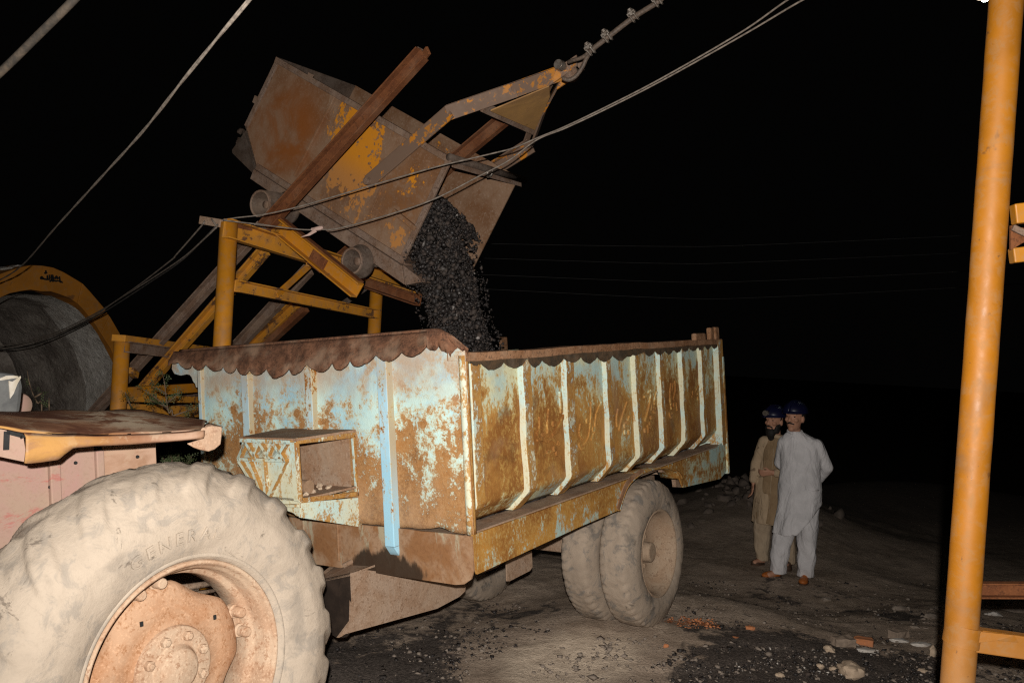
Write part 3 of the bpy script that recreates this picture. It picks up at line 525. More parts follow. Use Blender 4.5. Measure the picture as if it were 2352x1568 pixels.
# long rails
MB().grid([[Vector((3.47*i/40-.01, v, w+(nz((3.47*i/40,0,9),1.3,.012) if w > .9 else 0))) for v,w in ((.10,1.05),(-.006,1.045),(-.008,1.088),(.10,1.092),(.10,1.05))] for i in range(41)]).build('top_rail', 'toprail', tr, bevel=.004)
tc = [(262,345),(345,348),(515,340),(690,315),(800,325),(962,315),(1090,305),(1210,300),(1325,290),(1430,300),(1560,265),(1640,257),(1715,255),(1780,245),(1840,236),(1895,230),(1960,225),(2010,215),(2060,214),(2110,210),(2132,205)]
tb_ = [(300,372),(425,412),(590,396),(740,388),(882,382),(1015,350),(1140,356),(1265,350),(1380,336),(1500,290),(1600,302),(1680,292),(1747,287),(1812,277),(1870,268),(1930,264),(1985,262),(2035,250),(2085,246),(2122,225)]
rows = []
for (x0,y0),(x1,y1),(bx,by) in zip(tc, tc[1:], tb_):
    for k in range(9):
        t = k/9; x = x0+(x1-x0)*t; y = y0+(y1-y0)*t + (by-(y0+y1)/2)*.85*math.sin(math.pi*t)**.9 + 13*mnoise.noise(Vector((x*.13,0,0))); q = T1(*B_(x,y), -.003)
        rows.append([Vector((q.x,-.003,1.05)), Vector((q.x,-.003,(1.05+q.z)/2)), q])
MB().grid(rows).build('scalloped_trim', 'trim', tr, solid=.004)
rp = [T1(1086,1228),T1(1090,1290),T1(1097,1318),T1(1331,1209.5),T1(1424,1170),T1(1440,1125),T1(1455,1103),T1(1480,1085),T1(1510,1077),T1(1535,1075),T1(1556,1084),T1(1569,1119),T1(1654,1099),T1(1668,1083),T1(1666,1010)]
top_r = [T1(1649,1022),T1(1424,1101),T1(1131,1209)]
top_r = [Vector((p.x,0,.238)) for p in top_r]
MB().slab(rp+top_r+[Vector((.0,0,.238))], (0,.012,0)).build('bottom_rail', 'rail', tr)
MB().box((.02,.010,.232),(3.44,.150,.246)).build('dusty_ledge', 'dusty', tr)
# end post and lugs on the tail
ep = MB(); q = T1(1655,760); ep.box((q.x-.10,-.008,.24),(q.x+.012,.10,1.09)); ep.build('tail_post', 'rib', tr, bevel=.006)
MB().box((q.x-.02,-.012,.0),(q.x+.018,.06,.95)).build('tail_plate', 'side', tr, bevel=.006)
for x0,x1,y in ((1950,2025,112),(2062,2088,70),(2098,2126,66)):
    u0, u1 = T1(*B_(x0,140)).x, T1(*B_(x1,140)).x; wt = T1(*B_(x0,y)).z-.015
    MB().box((u0,.005,1.085),(u1,.045,wt)).build('tail_lug', 'toprail', tr, bevel=.012)
u0 = TR.on(1,1.98,1150,790).x; u1 = TR.on(1,1.98,1164,790).x; wt = TR.on(1,1.98,1157,774).z
MB().box((u0,1.97,1.05),(u1,2.0,wt)).build('tail_lug', 'toprail', tr, bevel=.006)
# the rest of the body: floor, far side, tailgate
MB().box((.01,.1,.19),(3.44,2.0,.215)).build('floor', 'dusty', tr)
MB().box((.01,1.97,.0),(3.45,2.0,1.09)).build('far_side_wall', 'side', tr)
MB().box((3.45,.02,.2),(3.475,2.0,1.05)).build('tailgate', 'side', tr)
cb = MB()
for v in (.62,1.35): cb.box((.25,v,-.12),(3.4,v+.07,.19))
for u in (.5,1.2,2.9): cb.box((u,.1,.06),(u+.06,1.9,.19))
cb.build('chassis', 'dusty', tr, bevel=.004)
MB().box((2.08,.3,-.40),(2.2,1.7,-.29)).build('axle', 'dusty', tr, bevel=.01)
sp = MB()
for v in (.64,1.37): sp.tube([(1.62,v,-.06),(1.85,v,-.20),(2.14,v,-.26),(2.43,v,-.20),(2.66,v,-.06)], .035, 6)
sp.build('leaf_spring', 'dusty', tr)
# drawbar
dv = .62; q = lambda x,y,v=dv: T1(*C_(x,y), v)
MB().slab([q(410,640),q(480,622),q(1025,700),q(1022,738),q(990,768),q(870,832),q(372,970),q(355,982),q(335,990),q(402,900)], (0,.012,0)).build('drawbar_side', 'dusty', tr)
uf = q(405,800).x; zf = q(410,640).z; zb = q(365,965).z
pl_ = TR.on(1,.95,*C_(178,692)); pl2 = TR.on(1,.95,*C_(182,815)); NQ = lambda t, z: (uf+(pl_.x-uf)*t, dv+(.95-dv)*t, z)
MB().slab([NQ(0,zf),NQ(0,zb-.004),NQ(.14,zb-.045),NQ(.36,zb-.065),NQ(.58,zb-.05),NQ(.78,zb-.0),NQ(.93,pl2.z),NQ(1,pl_.z-.05),NQ(1,pl_.z)], (.012,.012,0)).build('drawbar_nose', 'wet', tr)
MB().slab([NQ(0,zf),NQ(1,pl_.z),(uf+.45,1.05,zf-.02),(uf+.75,dv+.02,zf)], (0,0,-.01)).build('drawbar_top', 'dusty', tr)
MB().box((pl_.x-.75,.92,pl_.z-.16),(pl_.x+.05,1.02,pl_.z-.08)).build('hitch_bar', 'wet', tr, bevel=.01)
MB().tube([(uf+.15,dv+.2,zf-.02),(uf+.32,dv+.05,zf+.07),(uf+.5,dv+.0,zf+.13)], .014, 8).build('hydraulic_pipe', 'dusty', tr, True)
hp = [T1(*C_(x,y), .55) for x,y in ((1245,560),(1310,545),(1382,520),(1386,608),(1372,628),(1262,684),(1248,684))]
MB().slab(hp, (0,.008,0)).build('mud_flap', 'dusty', tr)
MB().slab([T1(*C_(x,y), .45) for x,y in ((1090,640),(1240,560),(1262,560),(1190,612),(1120,640))], (0,.01,0)).build('underside_stay', 'dusty', tr)
# wheel arch lip and bracket
ar = [T1(*p) for p in ((1421,1172),(1436,1126),(1452,1103),(1478,1084),(1508,1075.5),(1534,1073.5),(1556,1082),(1567,1100))]
MB().grid([[Vector((p.x,-.010,p.z)),Vector((p.x,.16,p.z))] for p in smoothpath(ar,5)]).build('wheel_arch', 'rail', tr, True, solid=.008)
MB().grid([[p+Vector((-.0,-.006,.0)), p+Vector((-.035,-.006,.028))] for p in smoothpath(ar[:4],5)]).build('arch_strip', 'toprail', tr, solid=.006)
br = MB(); bp = [T1(*B_(x,y), .10) for x,y in ((1690,1160),(1785,1160),(1800,1270),(1850,1275),(1826,1152),(1700,1135))]
br.slab(bp, (0,.03,0)); br.build('mudguard_bracket', 'dusty', tr)
# twin wheels
def tyre_profile(pr, n):
    d = [0]
    for a, c in zip(pr, pr[1:]): d.append(d[-1]+math.dist(a,c))
    return [(np.interp(x, d, [p[0] for p in pr]), np.interp(x, d, [p[1] for p in pr])) for x in np.linspace(0, d[-1], n)]
def trailer_tyre(v0, seed):
    half = [(.272,.035),(.285,.012),(.31,.002),(.345,-.004),(.385,-.002),(.42,.010),(.452,.026),(.476,.038),(.488,.052),(.491,.075),(.492,.13)]
    pr = tyre_profile(half + [(r,.26-t) for r,t in half[-2::-1]], 46)
    def dp(a, i, r, t):
        k = min(1, max(0, (r-.455)/.02)); tt = (t-.13)/.13
        z = math.sin(a*46+ (1.6 if tt > 0 else 0) + 1.2*abs(math.sin(tt*5)))
        cut = .008 if (z > .55 and abs(tt) > .45) else 0
        rib = .008 if abs(abs(tt)-.33) < .05 else 0
        x, y = math.cos(a), math.sin(a)
        r2 = r - k*(cut+rib) + nz((x*.5+seed,y*.5,t),9,.004) + k*nz((x*2+seed,y*2,t*4),9,.004)
        return r2, t + (1 if tt > 0 else -1)*nz((x*r,y*r,seed), 10, .003)
    return MB().lathe((2.14,v0,-.346),(0,1,0), pr, 276, disp=dp)
wh = trailer_tyre(.03,1).build('wheel', 'ttyre', tr, True)
MB().lathe((2.14,.03,-.346),(0,1,0),[(.300,.028),(.296,.008),(.286,.004),(.276,.012),(.262,.05),(.250,.09),(.205,.135),(.13,.150),(.10,.148),(.0,.148)],64).build('rim', 'trim_t', wh, True)
MB().lathe((2.14,.03,-.346),(0,1,0),[(.0,.060),(.055,.060),(.066,.070),(.070,.15)],28).build('hub', 'trim_t', wh, 'angle', bevel=.004)
for k in range(8): a = k*math.pi/4+.2; MB().lathe((2.14+.105*math.cos(a),.03,-.346+.105*math.sin(a)),(0,1,0),[(0,.128),(.014,.128),(.014,.152)],6).build('wheel_nut', 'trim_t', wh)
trailer_tyre(.315,5).build('wheel', 'ttyre', tr, True)
for v in (1.41,1.70): trailer_tyre(v,v).build('wheel', 'ttyre', tr, True)

# ------------------------------------------------------------------ tractor
tk = thing('tractor', 'dust-caked tractor showing one huge rear wheel under a rusty flat fender', 'tractor', TK)
half = [(.366,.035),(.378,.006),(.392,-.006),(.43,-.022),(.48,-.034),(.54,-.034),(.585,-.020),(.625,.012),(.658,.055),(.682,.105),(.692,.17)]
pr = tyre_profile(half + [(r,.34-t) for r,t in half[-2::-1]], 72)
def lugs(a, i, r, t):
    tt = (t-.17)/.17; s = 1 if tt > 0 else -1
    ph = a*21/(2*math.pi) + s*.25 + abs(min(1,abs(tt)))*.75
    f = ph-math.floor(ph); pul = max(0, min(1, (.30-abs(f-.5))/.13)); pul = pul*pul*(3-2*pul)
    k = min(1, max(0, (r-.575)/.07)); k = k*k*(3-2*k); x, y = math.cos(a), math.sin(a)
    hgt = (.010+.013*max(0,x))*(.9+.8*mnoise.noise(Vector((x*2.2,y*2.2,s+3))))
    r2 = r + k*pul*hgt + nz((x*r,y*r,t), 3.5, .006*(.5+k)) + nz((x*r,y*r,t+9), 16, .0018)
    t2 = t - (-s)*(k*pul*.011) + (nz((x*r,y*r,t+3), 5, .005) if r > .42 else 0) - .0
    return r2, t2
ty = MB().lathe((0,0,0),(0,1,0),pr,600,disp=lugs,x0=(1,0,0)).build('tyre', 'tyre', tk, True)
lipr = MB().lathe((0,0,0),(0,1,0),[(.376,.030),(.3745,.004),(.369,-.003),(.362,.0),(.357,.008),(.354,.022),(.348,.028),(.342,.040),(.340,.085),(.334,.098),(.322,.104),(.318,.12),(.316,.20),(.322,.212),(.340,.222),(.352,.30),(.365,.315)],120)
rimo = lipr.build('rim', 'rim', tk, True)
MB().lathe((0,0,0),(0,1,0),[(.398,-.010),(.392,-.014),(.386,-.010)],120).build('bead_ridge', 'tyre', ty, True)
def disc_r(a, i, r, t):
    if i <= 2: r *= 1 - .11*max(0, -math.cos(4*(a+math.radians(14))))
    return r, t
dm = MB().lathe((0,0,0),(0,1,0),[(.292,.150),(.290,.135),(.275,.120),(.235,.105),(.19,.100),(.155,.108),(.15,.102),(.10,.100),(.0,.100)],96,disp=disc_r,x0=(1,0,0)).build('wheel_disc', 'disc', tk, True)
MB().lathe((0,0,0),(0,1,0),[(.146,.103),(.142,.088),(.135,.085),(.085,.085),(.078,.075),(.072,.060),(.06,.052),(.0,.050)],64).build('hub', 'rim', tk, 'angle', bevel=.003)
for k in range(8):
    a = k*math.pi/4+.35; c = Vector((.112*math.cos(a),0,.112*math.sin(a)))
    o = MB().lathe(c,(0,1,0),[(0,.058),(.010,.058),(.011,.064),(.0175,.066),(.0175,.088)],6).build('hub_bolt', 'rim', tk, bevel=.002)
for k in range(4):
    a = math.radians(14+90*k); e = Vector((math.cos(a),0,math.sin(a))); tn = Vector((-math.sin(a),0,math.cos(a)))
    for s in (-1,1):
        c = e*.302 + tn*.040*s; MB().lathe(c,(0,1,0),[(0,.082),(.016,.082),(.019,.088),(.020,.125),(.026,.127),(.026,.155)],12).build('clamp_bolt', 'rim', tk, 'angle', bevel=.002)
    m = MB(); p = e*.27+Vector((0,.145,0)); q = e*.332+Vector((0,.150,0)); m.beam(p,q,.13,.014,up=(0,1,0)); m.build('rim_lug', 'rim', tk, bevel=.004)
for a in (.62,2.1,3.9,5.3):
    c = Vector((.215*math.cos(a),.101,.215*math.sin(a))); MB().box(c-Vector((.005,.004,.008)), c+Vector((.005,.004,.008))).build('disc_slot', 'black', dm)  # black box stands in for the shade inside a slot
MB().lathe((0,0,0),(0,1,0),[(0,.12),(.07,.12),(.085,.2),(.10,.45),(.13,.5),(.13,1.2)],28).build('axle_housing', 'darksteel', tk, True)
MB().tube([(-.3,.22,.30),(.05,.24,.235),(.3,.26,.20)], .014, 8).build('brake_pipe', 'dusty', tk, True)
MB().tube([(-.3,.22,.27),(.05,.24,.205),(.3,.26,.17)], .010, 8).build('brake_pipe', 'dusty', tk, True)
# maker's lettering raised on the sidewall
cu = bpy.data.curves.new('lettering_curve','FONT'); cu.body = 'GENERAL'; cu.size = .062; cu.extrude = .003; cu.space_character = 1.35
to = bpy.data.objects.new('lettering_curve', cu); COL.objects.link(to); me = to.to_mesh(); 
vs_ = [v.co.copy() for v in me.vertices]; fs_ = [tuple(p.vertices) for p in me.polygons]; xm = max(v.x for v in vs_); to.to_mesh_clear(); bpy.data.objects.remove(to); bpy.data.curves.remove(cu)
vv = []
for v in vs_:
    th = math.radians(-28+43*v.x/xm); r = .448+v.y; t = np.interp(r,[p[0] for p in half],[p[1] for p in half])+nz((r*math.sin(th),-r*math.cos(th),.0),6,.0)-.0055-v.z; vv.append((r*math.sin(th), t, r*math.cos(th)))
lab_ = list(range(len(vv)))
def find(i):
    while lab_[i] != i: lab_[i] = lab_[lab_[i]]; i = lab_[i]
    return i
for f in fs_:
    for i in f[1:]: lab_[find(i)] = find(f[0])
isl = {}
for f in fs_: isl.setdefault(find(f[0]), []).append(f)
bys = {}
for k, ff in isl.items():                      # group the pieces of each letter by its place along the word
    cx0 = sum(vs_[i].x for f in ff for i in f)/sum(len(f) for f in ff); bys.setdefault(min(6,int(7*cx0/xm)), []).extend(ff)
for k, ff in bys.items():
    ids = sorted({i for f in ff for i in f}); mp_ = {i:n for n,i in enumerate(ids)}; MB().add([vv[i] for i in ids], [[mp_[i] for i in f] for f in ff]).build('raised_letter', 'tyre', ty)
# fender
K1 = lambda x, y, v: TK.on(1, v, *Z2(x,y))
oute = [(-420,150),(-150,165),(0,178),(130,206),(320,216),(520,222),(800,214),(1000,202),(1110,190)]
inn = [(-420,110),(-150,98),(0,95),(200,90),(400,86),(600,84),(770,85),(850,98),(1000,125),(1130,150)]
def res(pl, n, v):
    return [K1(x, interp(pl, x), v) for x in np.linspace(pl[0][0], pl[-1][0], n)]
no = 46; O_ = res(oute, no, .10); I_ = res(inn, no, .52); rows = []
for k,(a,c) in enumerate(zip(O_, I_)):
    rows.append([a + (c-a)*t + Vector((0,0,.016*math.sin(math.pi*t)**.6+nz((a.x,t,1),5,.006))) for t in (0,.04,.12,.3,.5,.7,.88,1)])
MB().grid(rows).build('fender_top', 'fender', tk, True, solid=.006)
skb = [(130,206),(155,372),(240,362),(320,350),(350,322),(400,286),(520,276),(700,268),(900,254),(1000,246),(1105,236)]
rows = []
for x in np.linspace(133,1108,60):
    yb = interp([(130,368)]+skb[1:], x); a = K1(x, interp(oute,x), .10); c = K1(x, yb, .088); rows.append([a+Vector((0,.004,.003)), a + (c-a)*.15+Vector((0,-.010,0)), a+(c-a)*.6+Vector((0,-.008,0)), c])
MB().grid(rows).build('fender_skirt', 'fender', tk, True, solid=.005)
MB().slab([K1(x,y,.092) for x,y in ((1092,197),(1108,176),(1160,166),(1213,172),(1210,225),(1205,268),(1172,295),(1140,306),(1095,297),(1060,285),(1022,263),(1104,237))], (0,.008,0)).build('fender_end', 'fendend', tk, bevel=.004)
MB().grid([[K1(1100,190,.10),K1(1125,182,.11),K1(1165,170,.125),K1(1214,174,.20)],[K1(1112,165,.40),K1(1128,156,.45),K1(1135,152,.5),K1(1150,156,.52)]]).build('fender_corner', 'fendend', tk, True, solid=.006)
MB().slab([K1(-420,140,.15),K1(0,182,.15),K1(126,214,.15),K1(150,366,.15),K1(0,334,.15),K1(-420,300,.15)], (0,.006,0)).build('fender_end_plate', 'pink', tk)
bl = MB()
for p,q2 in (((38,196),(122,218)),((38,196),(34,298)),((122,218),(128,232))): a, c = K1(*p,.148), K1(*q2,.148); bl.beam(a, c, .004, .016, up=(a-c).cross(Vector((0,1,0))))
bl.build('plate_slot', 'black', tk)  # black strips painted as the dark of the slot opening
# inner fender panels
up_ = lambda x: K1(x,400,.52).x
def panel(x0, x1, v, name, mat, zt=.84, zb=-.25, bev=.004):
    return MB().box((up_(x0), v, zb), (up_(x1), v+(.006 if 'panel' in name else .022), zt)).build(name, mat, tk, bevel=bev)
panel(-600,264,.520,'fender_panel','pink'); panel(264,322,.505,'pressed_ridge','pink'); panel(322,520,.520,'fender_panel','pink'); panel(520,562,.506,'pressed_ridge','pink',.74); panel(562,858,.522,'fender_panel','fender',.80)
hs = MB()
for x,y in ((414,368),(752,335),(275,500)): c = K1(x,y,.517); hs.lathe(c+Vector((0,-.002,0)),(0,1,0),[(0,0),(.006,0),(.007,.006)],10)
hs.build('panel_hole', 'black', tk)  # black discs stand in for the shade in drilled holes
Z6 = lambda x,y: (x*.243, 580.8+y*.243)
S1 = lambda x,y,v: TK.on(1,v,*Z6(x,y))
MB().slab([S1(x,y,.85) for x,y in ((-500,1090),(60,1128),(140,1140),(195,1160),(215,1200),(228,1262),(215,1400),(196,1530),(-500,1560))], (0,.35,0)).build('seat_back', 'seat', tk, bevel=.02)
MB().slab([S1(x,y,.845) for x,y in ((85,1208),(120,1215),(196,1162),(200,1178),(165,1240),(130,1330),(98,1375),(92,1300))], (0,.01,0)).build('torn_foam', 'foam', tk)
MB().slab([S1(x,y,.846) for x,y in ((0,1185),(60,1160),(130,1158),(175,1165),(170,1180),(60,1196),(0,1205))], (0,.01,0)).build('torn_foam', 'foam', tk)
c = S1(205,1440,1.25); MB().lathe(c,(0,1,0),[(0,0),(.045,0),(.055,.02),(.05,.08),(0,.08)],20).build('fender_lamp', 'pink', tk, True)

# ------------------------------------------------------------------ tipped ore tub
S0 = lambda px, py, n=0.0: SK.on(1, n, px, py)
tb = thing('ore_tub', 'rusted steel ore tub with orange paint remnants, tipped forward and pouring coal', 'ore tub', SK)
A0, E0 = Vector((0,0,0)), Vector((SL,0,0)); B0, C0, D0 = S0(563,289), S0(589,388), S0(926,606)
C0.z = min(C0.z, D0.z) if False else C0.z
prof_s = [A0, E0, D0, C0, B0]
def plate(a, b_, w, t=.012, name='plate', mat='tub'):
    n_ = (b_-a).cross(Vector((0,1,0))).normalized(); return MB().slab([a, b_, b_+Vector((0,w,0)), a+Vector((0,w,0))], n_*t).build(name, mat, tb)
MB().slab(prof_s, (0,.012,0)).build('side_plate', 'tub', tb, bevel=.004)
MB().slab([p+Vector((0,SW-.012,0)) for p in prof_s], (0,.012,0)).build('side_plate', 'tub', tb)
plate(C0, D0+Vector((.02,0,0)), SW, .014, 'floor_plate', 'oldsteel'); plate(B0, C0, SW, .012, 'rear_plate', 'darksteel'); plate(A0, B0, SW, .012, 'rear_plate', 'darksteel')
am = MB(); am.beam(A0+Vector((0,-.006,-.022)), E0+Vector((0,-.006,-.022)), .026, .044); am.beam(A0+Vector((.022,-.004,-.02)), B0+Vector((.022,-.004,0)), .022, .04, up=(1,0,0)); am.beam(E0+Vector((-.02,-.005,-.02)), D0+Vector((-.02,-.005,0)), .022, .045, up=(1,0,0)); am.beam(C0+Vector((0,-.005,.02)), D0+Vector((0,-.005,.02)), .020, .05)
am.build('edge_angle', 'oldsteel', tb, bevel=.004)
MB().beam((0,SW+.006,-.022),(SL,SW+.006,-.022),.02,.044).build('edge_angle', 'oldsteel', tb, bevel=.004)
for p,q2,w in (((990,500),(645,1180),.020),): a, c = S0(*Z3(*p)), S0(*Z3(*q2)); MB().beam(a+Vector((0,-.012,0)), c+Vector((0,-.012,0)), .024, w, up=(1,0,0)).build('stiffener', 'tub', tb, bevel=.003)
a, c = S0(*Z5(1420,600)), S0(*Z5(1210,1090)); MB().beam(a+Vector((0,-.004,0)), c+Vector((0,-.004,0)), .010, .014, up=(1,0,0)).build('stiffener', 'tub', tb, bevel=.003)
a, c = S0(*Z5(1360,1075)), S0(*Z5(1500,1190)); MB().beam(a+Vector((0,-.012,0)), c+Vector((0,-.012,0)), .03, .035, up=(0,0,1)).build('stiffener', 'tub', tb, bevel=.003)
cm = MB(); L0 = S0(929,655)
for n in (0.0, SW-.06):
    cm.hexa([(C0.x-.02,n-.008,C0.z-.095),(L0.x,n-.008,L0.z+.005),(L0.x,n+.06,L0.z+.005),(C0.x-.02,n+.06,C0.z-.095)], [(C0.x-.02,n-.008,C0.z-.012),(D0.x,n-.008,D0.z-.014),(D0.x,n+.06,D0.z-.014),(C0.x-.02,n+.06,C0.z-.012)])
cm.build('chassis_bar', 'oldsteel', tb, bevel=.004)
MB().slab([S0(925,608,-.005),S0(958,634,-.005),S0(966,648,-.005),S0(930,655,-.005)], (0,.25,0)).build('pouring_lip', 'oldsteel', tb, bevel=.004)
MB().slab([S0(560,305,.5),S0(532,345,.5),S0(533,352,.5),S0(600,418,.5),S0(640,430,.5),S0(590,390,.5)], (0,.12,0)).build('rear_bumper', 'darksteel', tb, bevel=.005)
cx_ = MB(); c = S0(548,312,.52)
for k in range(8): cx_.chunk(c+Vector((random.uniform(-.04,.04),random.uniform(0,.06),random.uniform(-.07,.04))), .03)
cx_.build('rear_coupling', 'darksteel', tb)
MB().box((.38,-.022,.0),(.42,-.0,.02)).build('small_lug', 'oldsteel', tb)
p = S0(*Z3(290,520)); MB().box(p-Vector((.02,0,.03)), p+Vector((.05,.06,.03))).build('rear_lug', 'oldsteel', tb, bevel=.004)
MB().tube([(SL-.02,-.02,-.005),(SL-.0,SW+.10,-.010)], .026, 14).build('hinge_rod', 'darksteel', tb, True)
MB().slab([(SL-.01,.03,-.03),(SL-.0,SW+.06,-.03),(SL+.02,SW+.06,-.06),(SL+.01,.03,-.06)], (-.012,0,0)).build('hinge_strap', 'oldsteel', tb)
c = SK.on(1,SW-.02,1020,466); MB().lathe(c,(0,-1,0),[(.0,.045),(.022,.045),(.022,.02),(.036,.018),(.036,-.01)],8).build('far_bolt', 'oldsteel', tb)
c = SK.on(0,SL+.03,1125,398); MB().tube([c+Vector((0,.03*math.cos(a),.03*math.sin(a))) for a in np.linspace(1.4,-3.6,9)], .010, 6).build('shackle', 'clip', tb, True)
# wheels
def tub_wheel(c, outer, r1, r2):
    f = MB().lathe((c.x,0,c.z),(0,-1,0),[(.0,outer-.09),(.045,outer-.09),(.05,outer-.07),(r1-.022,outer-.06),(r1-.016,outer-.006),(r1-.008,outer),(r1,outer-.004),(r1+.002,.03),(r2-.006,.022),(r2,.014),(r2,-.006),(r2-.01,-.014),(.0,-.014)],40)
    w = f.build('wheel', 'darksteel', tb, True)
    MB().lathe((c.x,0,c.z),(0,-1,0),[(r1-.017,outer-.004),(r1-.010,outer+.003),(r1-.002,outer+.001),(r1+.001,outer-.012)],40).build('tyre_edge', 'oldsteel', w, True)
    MB().lathe((c.x,0,c.z),(0,-1,0),[(0,outer-.055),(.028,outer-.055),(.032,outer-.09)],16).build('hub', 'oldsteel', w, True)
cr_ = S0(661,478); cf = S0(829,601)
tub_wheel(cr_, .285, .104, .128); tub_wheel(cf, .105, .098, .124)
ax_ = MB()
for c in (cr_, cf): ax_.tube([(c.x,.0,c.z),(c.x,SW,c.z)], .03, 10)
ax_.build('axle', 'darksteel', tb, True)
fwl = MB()
for c in (cr_, cf): fwl.lathe((c.x,SW,c.z),(0,1,0),[(0,-.01),(.12,-.01),(.12,.02),(.1,.03),(.098,.1),(0,.1)],28)
fwl.build('far_wheels', 'darksteel', tb, 'angle')
# bail
nb = -.045; q1 = S0(848,417,nb); q2_ = S0(1031,259,nb); q3 = SK.on(1,SW+.05,1220,338); q4 = SK.on(1,SW/2,1290,172)
far_up = SK.on(1,SW*.75,1232,293)
def arm(pts, name='bail_arm', flip=1):
    for a, c in zip(pts, pts[1:]):
        pass
    o = MB()
    for a, c in zip(pts, pts[1:]):
        d = (c-a).normalized(); o.beam(a-d*.015, c+d*.015, .016, .10, up=(0,0,1) if abs(d.z) < .9 else (1,0,0)); off = (c-a).cross(Vector((0,1,0))).normalized()*.05
        o.beam(a+off-d*.015+Vector((0,.025*flip,0)), c+off+d*.015+Vector((0,.025*flip,0)), .06, .012, up=off)
    return o.build(name, 'ybail', tb, bevel=.003)
apex_n = SK.on(1, SW/2-.05, 1290, 168); apex_f = SK.on(1, SW/2+.06, 1292, 176)
arm([q1, q2_, SK.on(1,.18,1180,208), apex_n]); 
qf = Vector((q1.x, SW+.05, q1.z)); arm([qf, q3, SK.on(1,SW*.80,1252,250), apex_f], flip=-1)
gp = [SK.on(1,.14,1128,252),SK.on(1,.36,1262,196),SK.on(1,.50,1264,222),SK.on(1,.80,1230,296)]
MB().slab(gp, (0,0,-.012)).build('gusset_plate', 'yplate', tb)
MB().beam(SK.on(1,.10,1110,246), SK.on(1,.86,1228,300), .02, .07).build('bail_crossbar', 'oldsteel', tb, bevel=.003)
MB().lathe(q1+Vector((0,-.01,0)),(0,-1,0),[(0,.03),(.028,.03),(.03,.0)],8).build('pivot_bolt', 'oldsteel', tb, bevel=.003)
hk = MB(); h0 = SK.on(1,.40,1280,176); h1 = SK.on(1,.44,1322,150)
for n in (-.05,.06): hk.slab([h0+Vector((0,n,.05)), h1+Vector((0,n,.06)), h1+Vector((.04,n,0)), h1+Vector((0,n,-.07)), h0+Vector((0,n,-.08))], (0,.014,0))
hk.build('hook_bracket', 'ybail', tb, bevel=.003)
hp_ = SK.on(1,.34,1289,152); pn = MB(); pn.lathe(hp_,(0,1,0),[(0,-.05),(.032,-.05),(.036,-.02),(.036,.0)],14); pn.lathe(hp_,(0,1,0),[(.024,0),(.024,.2),(0,.2)],12); pn.build('hook_pin', 'clip', tb, 'angle', bevel=.002)
MB().lathe(SK.on(1,.42,1310,168),(0,1,0),[(0,-.03),(.06,-.03),(.05,0),(.06,.03),(0,.03)],24).build('rope_thimble', 'oldsteel', tb, True)

# ------------------------------------------------------------------ coal
ico = bmesh.new(); bmesh.ops.create_icosphere(ico, subdivisions=1, radius=1); IV = np.array([v.co[:] for v in ico.verts]); IF = np.array([[v.index for v in f.verts] for f in ico.faces]); ico.free()
def lumps(name, centers, radii, mat, kind='stuff', squash=(1,1,1), rough=.38, parent=None, low=False):
    C = np.asarray(centers); R = np.asarray(radii); n = len(C); V = IV; Fc = IF
    if low: V = np.array([(1,0,0),(-1,0,0),(0,1,0),(0,-1,0),(0,0,1),(0,0,-1)],float); Fc = np.array([(0,2,4),(2,1,4),(1,3,4),(3,0,4),(2,0,5),(1,2,5),(3,1,5),(0,3,5)])
    jit = 1+np.random.uniform(-rough,rough,(n,len(V),1)); v = V[None]*jit*np.random.uniform(.55,1.35,(n,1,3)) + np.random.uniform(-rough*.6,rough*.6,(n,len(V),3))
    a = np.random.normal(size=(n,4)); a /= np.linalg.norm(a,axis=1,keepdims=True); w,x,y,z = a.T
    Rm = np.stack([1-2*(y*y+z*z),2*(x*y-z*w),2*(x*z+y*w),2*(x*y+z*w),1-2*(x*x+z*z),2*(y*z-x*w),2*(x*z-y*w),2*(y*z+x*w),1-2*(x*x+y*y)],-1).reshape(n,3,3)
    v = np.einsum('nij,nkj->nki', Rm, v)*R[:,None,None]*np.array(squash) + C[:,None]
    me = bpy.data.meshes.new(name); f = (Fc[None]+np.arange(n)[:,None,None]*len(V)).reshape(-1,3)
    me.vertices.add(n*len(V)); me.vertices.foreach_set('co', v.ravel()); me.loops.add(f.size); me.loops.foreach_set('vertex_index', f.ravel().astype(np.int32))
    me.polygons.add(len(f)); me.polygons.foreach_set('loop_start', np.arange(0,f.size,3,dtype=np.int32)); me.update(calc_edges=True); me.validate()
    me.materials.append(M[mat]); o = bpy.data.objects.new(name, me); COL.objects.link(o); o.parent = parent
    if kind: o['kind'] = kind
    return o
cen = []; rad = []
path = [(455,998,20,6.05),(500,1003,28,6.05),(560,1008,52,6.0),(600,1014,66,6.0),(650,1026,64,6.0),(700,1040,58,5.98),(760,1054,62,5.95),(830,1066,72,5.95),(900,1078,82,5.9)]
def pth(y): return [np.interp(y, [p[0] for p in path], [p[k] for p in path]) for k in (1,2,3)]
for k in range(19000):
    y = 455+445*random.random()**.9; xc, hw, d = pth(y); g_ = random.uniform(-1.05,1.05) if random.random() < .8 else random.gauss(0,.7)
    x = xc + hw*max(-1.35,min(1.35,g_))*1.0; r = random.choice((.005,.006,.007,.008,.010,.012,.015,.019,.026))*(1.0 if abs(g_) < .8 else .6); cen.append(P(x, y, d+random.uniform(-.25,.25))); rad.append(r)
for k in range(1000):
    y = random.uniform(500,900); xc, hw, d = pth(y); cen.append(P(xc+hw*random.uniform(-.6,.6), y, d+random.uniform(.0,.25))); rad.append(random.uniform(.015,.032))
for k in range(160):
    y = random.uniform(640,800); xc, hw, d = pth(y); sgn = random.choice((-1,1,1)); cen.append(P(xc+sgn*hw*random.uniform(.9,1.5), y, d+random.uniform(-.2,.2))); rad.append(random.uniform(.004,.012))
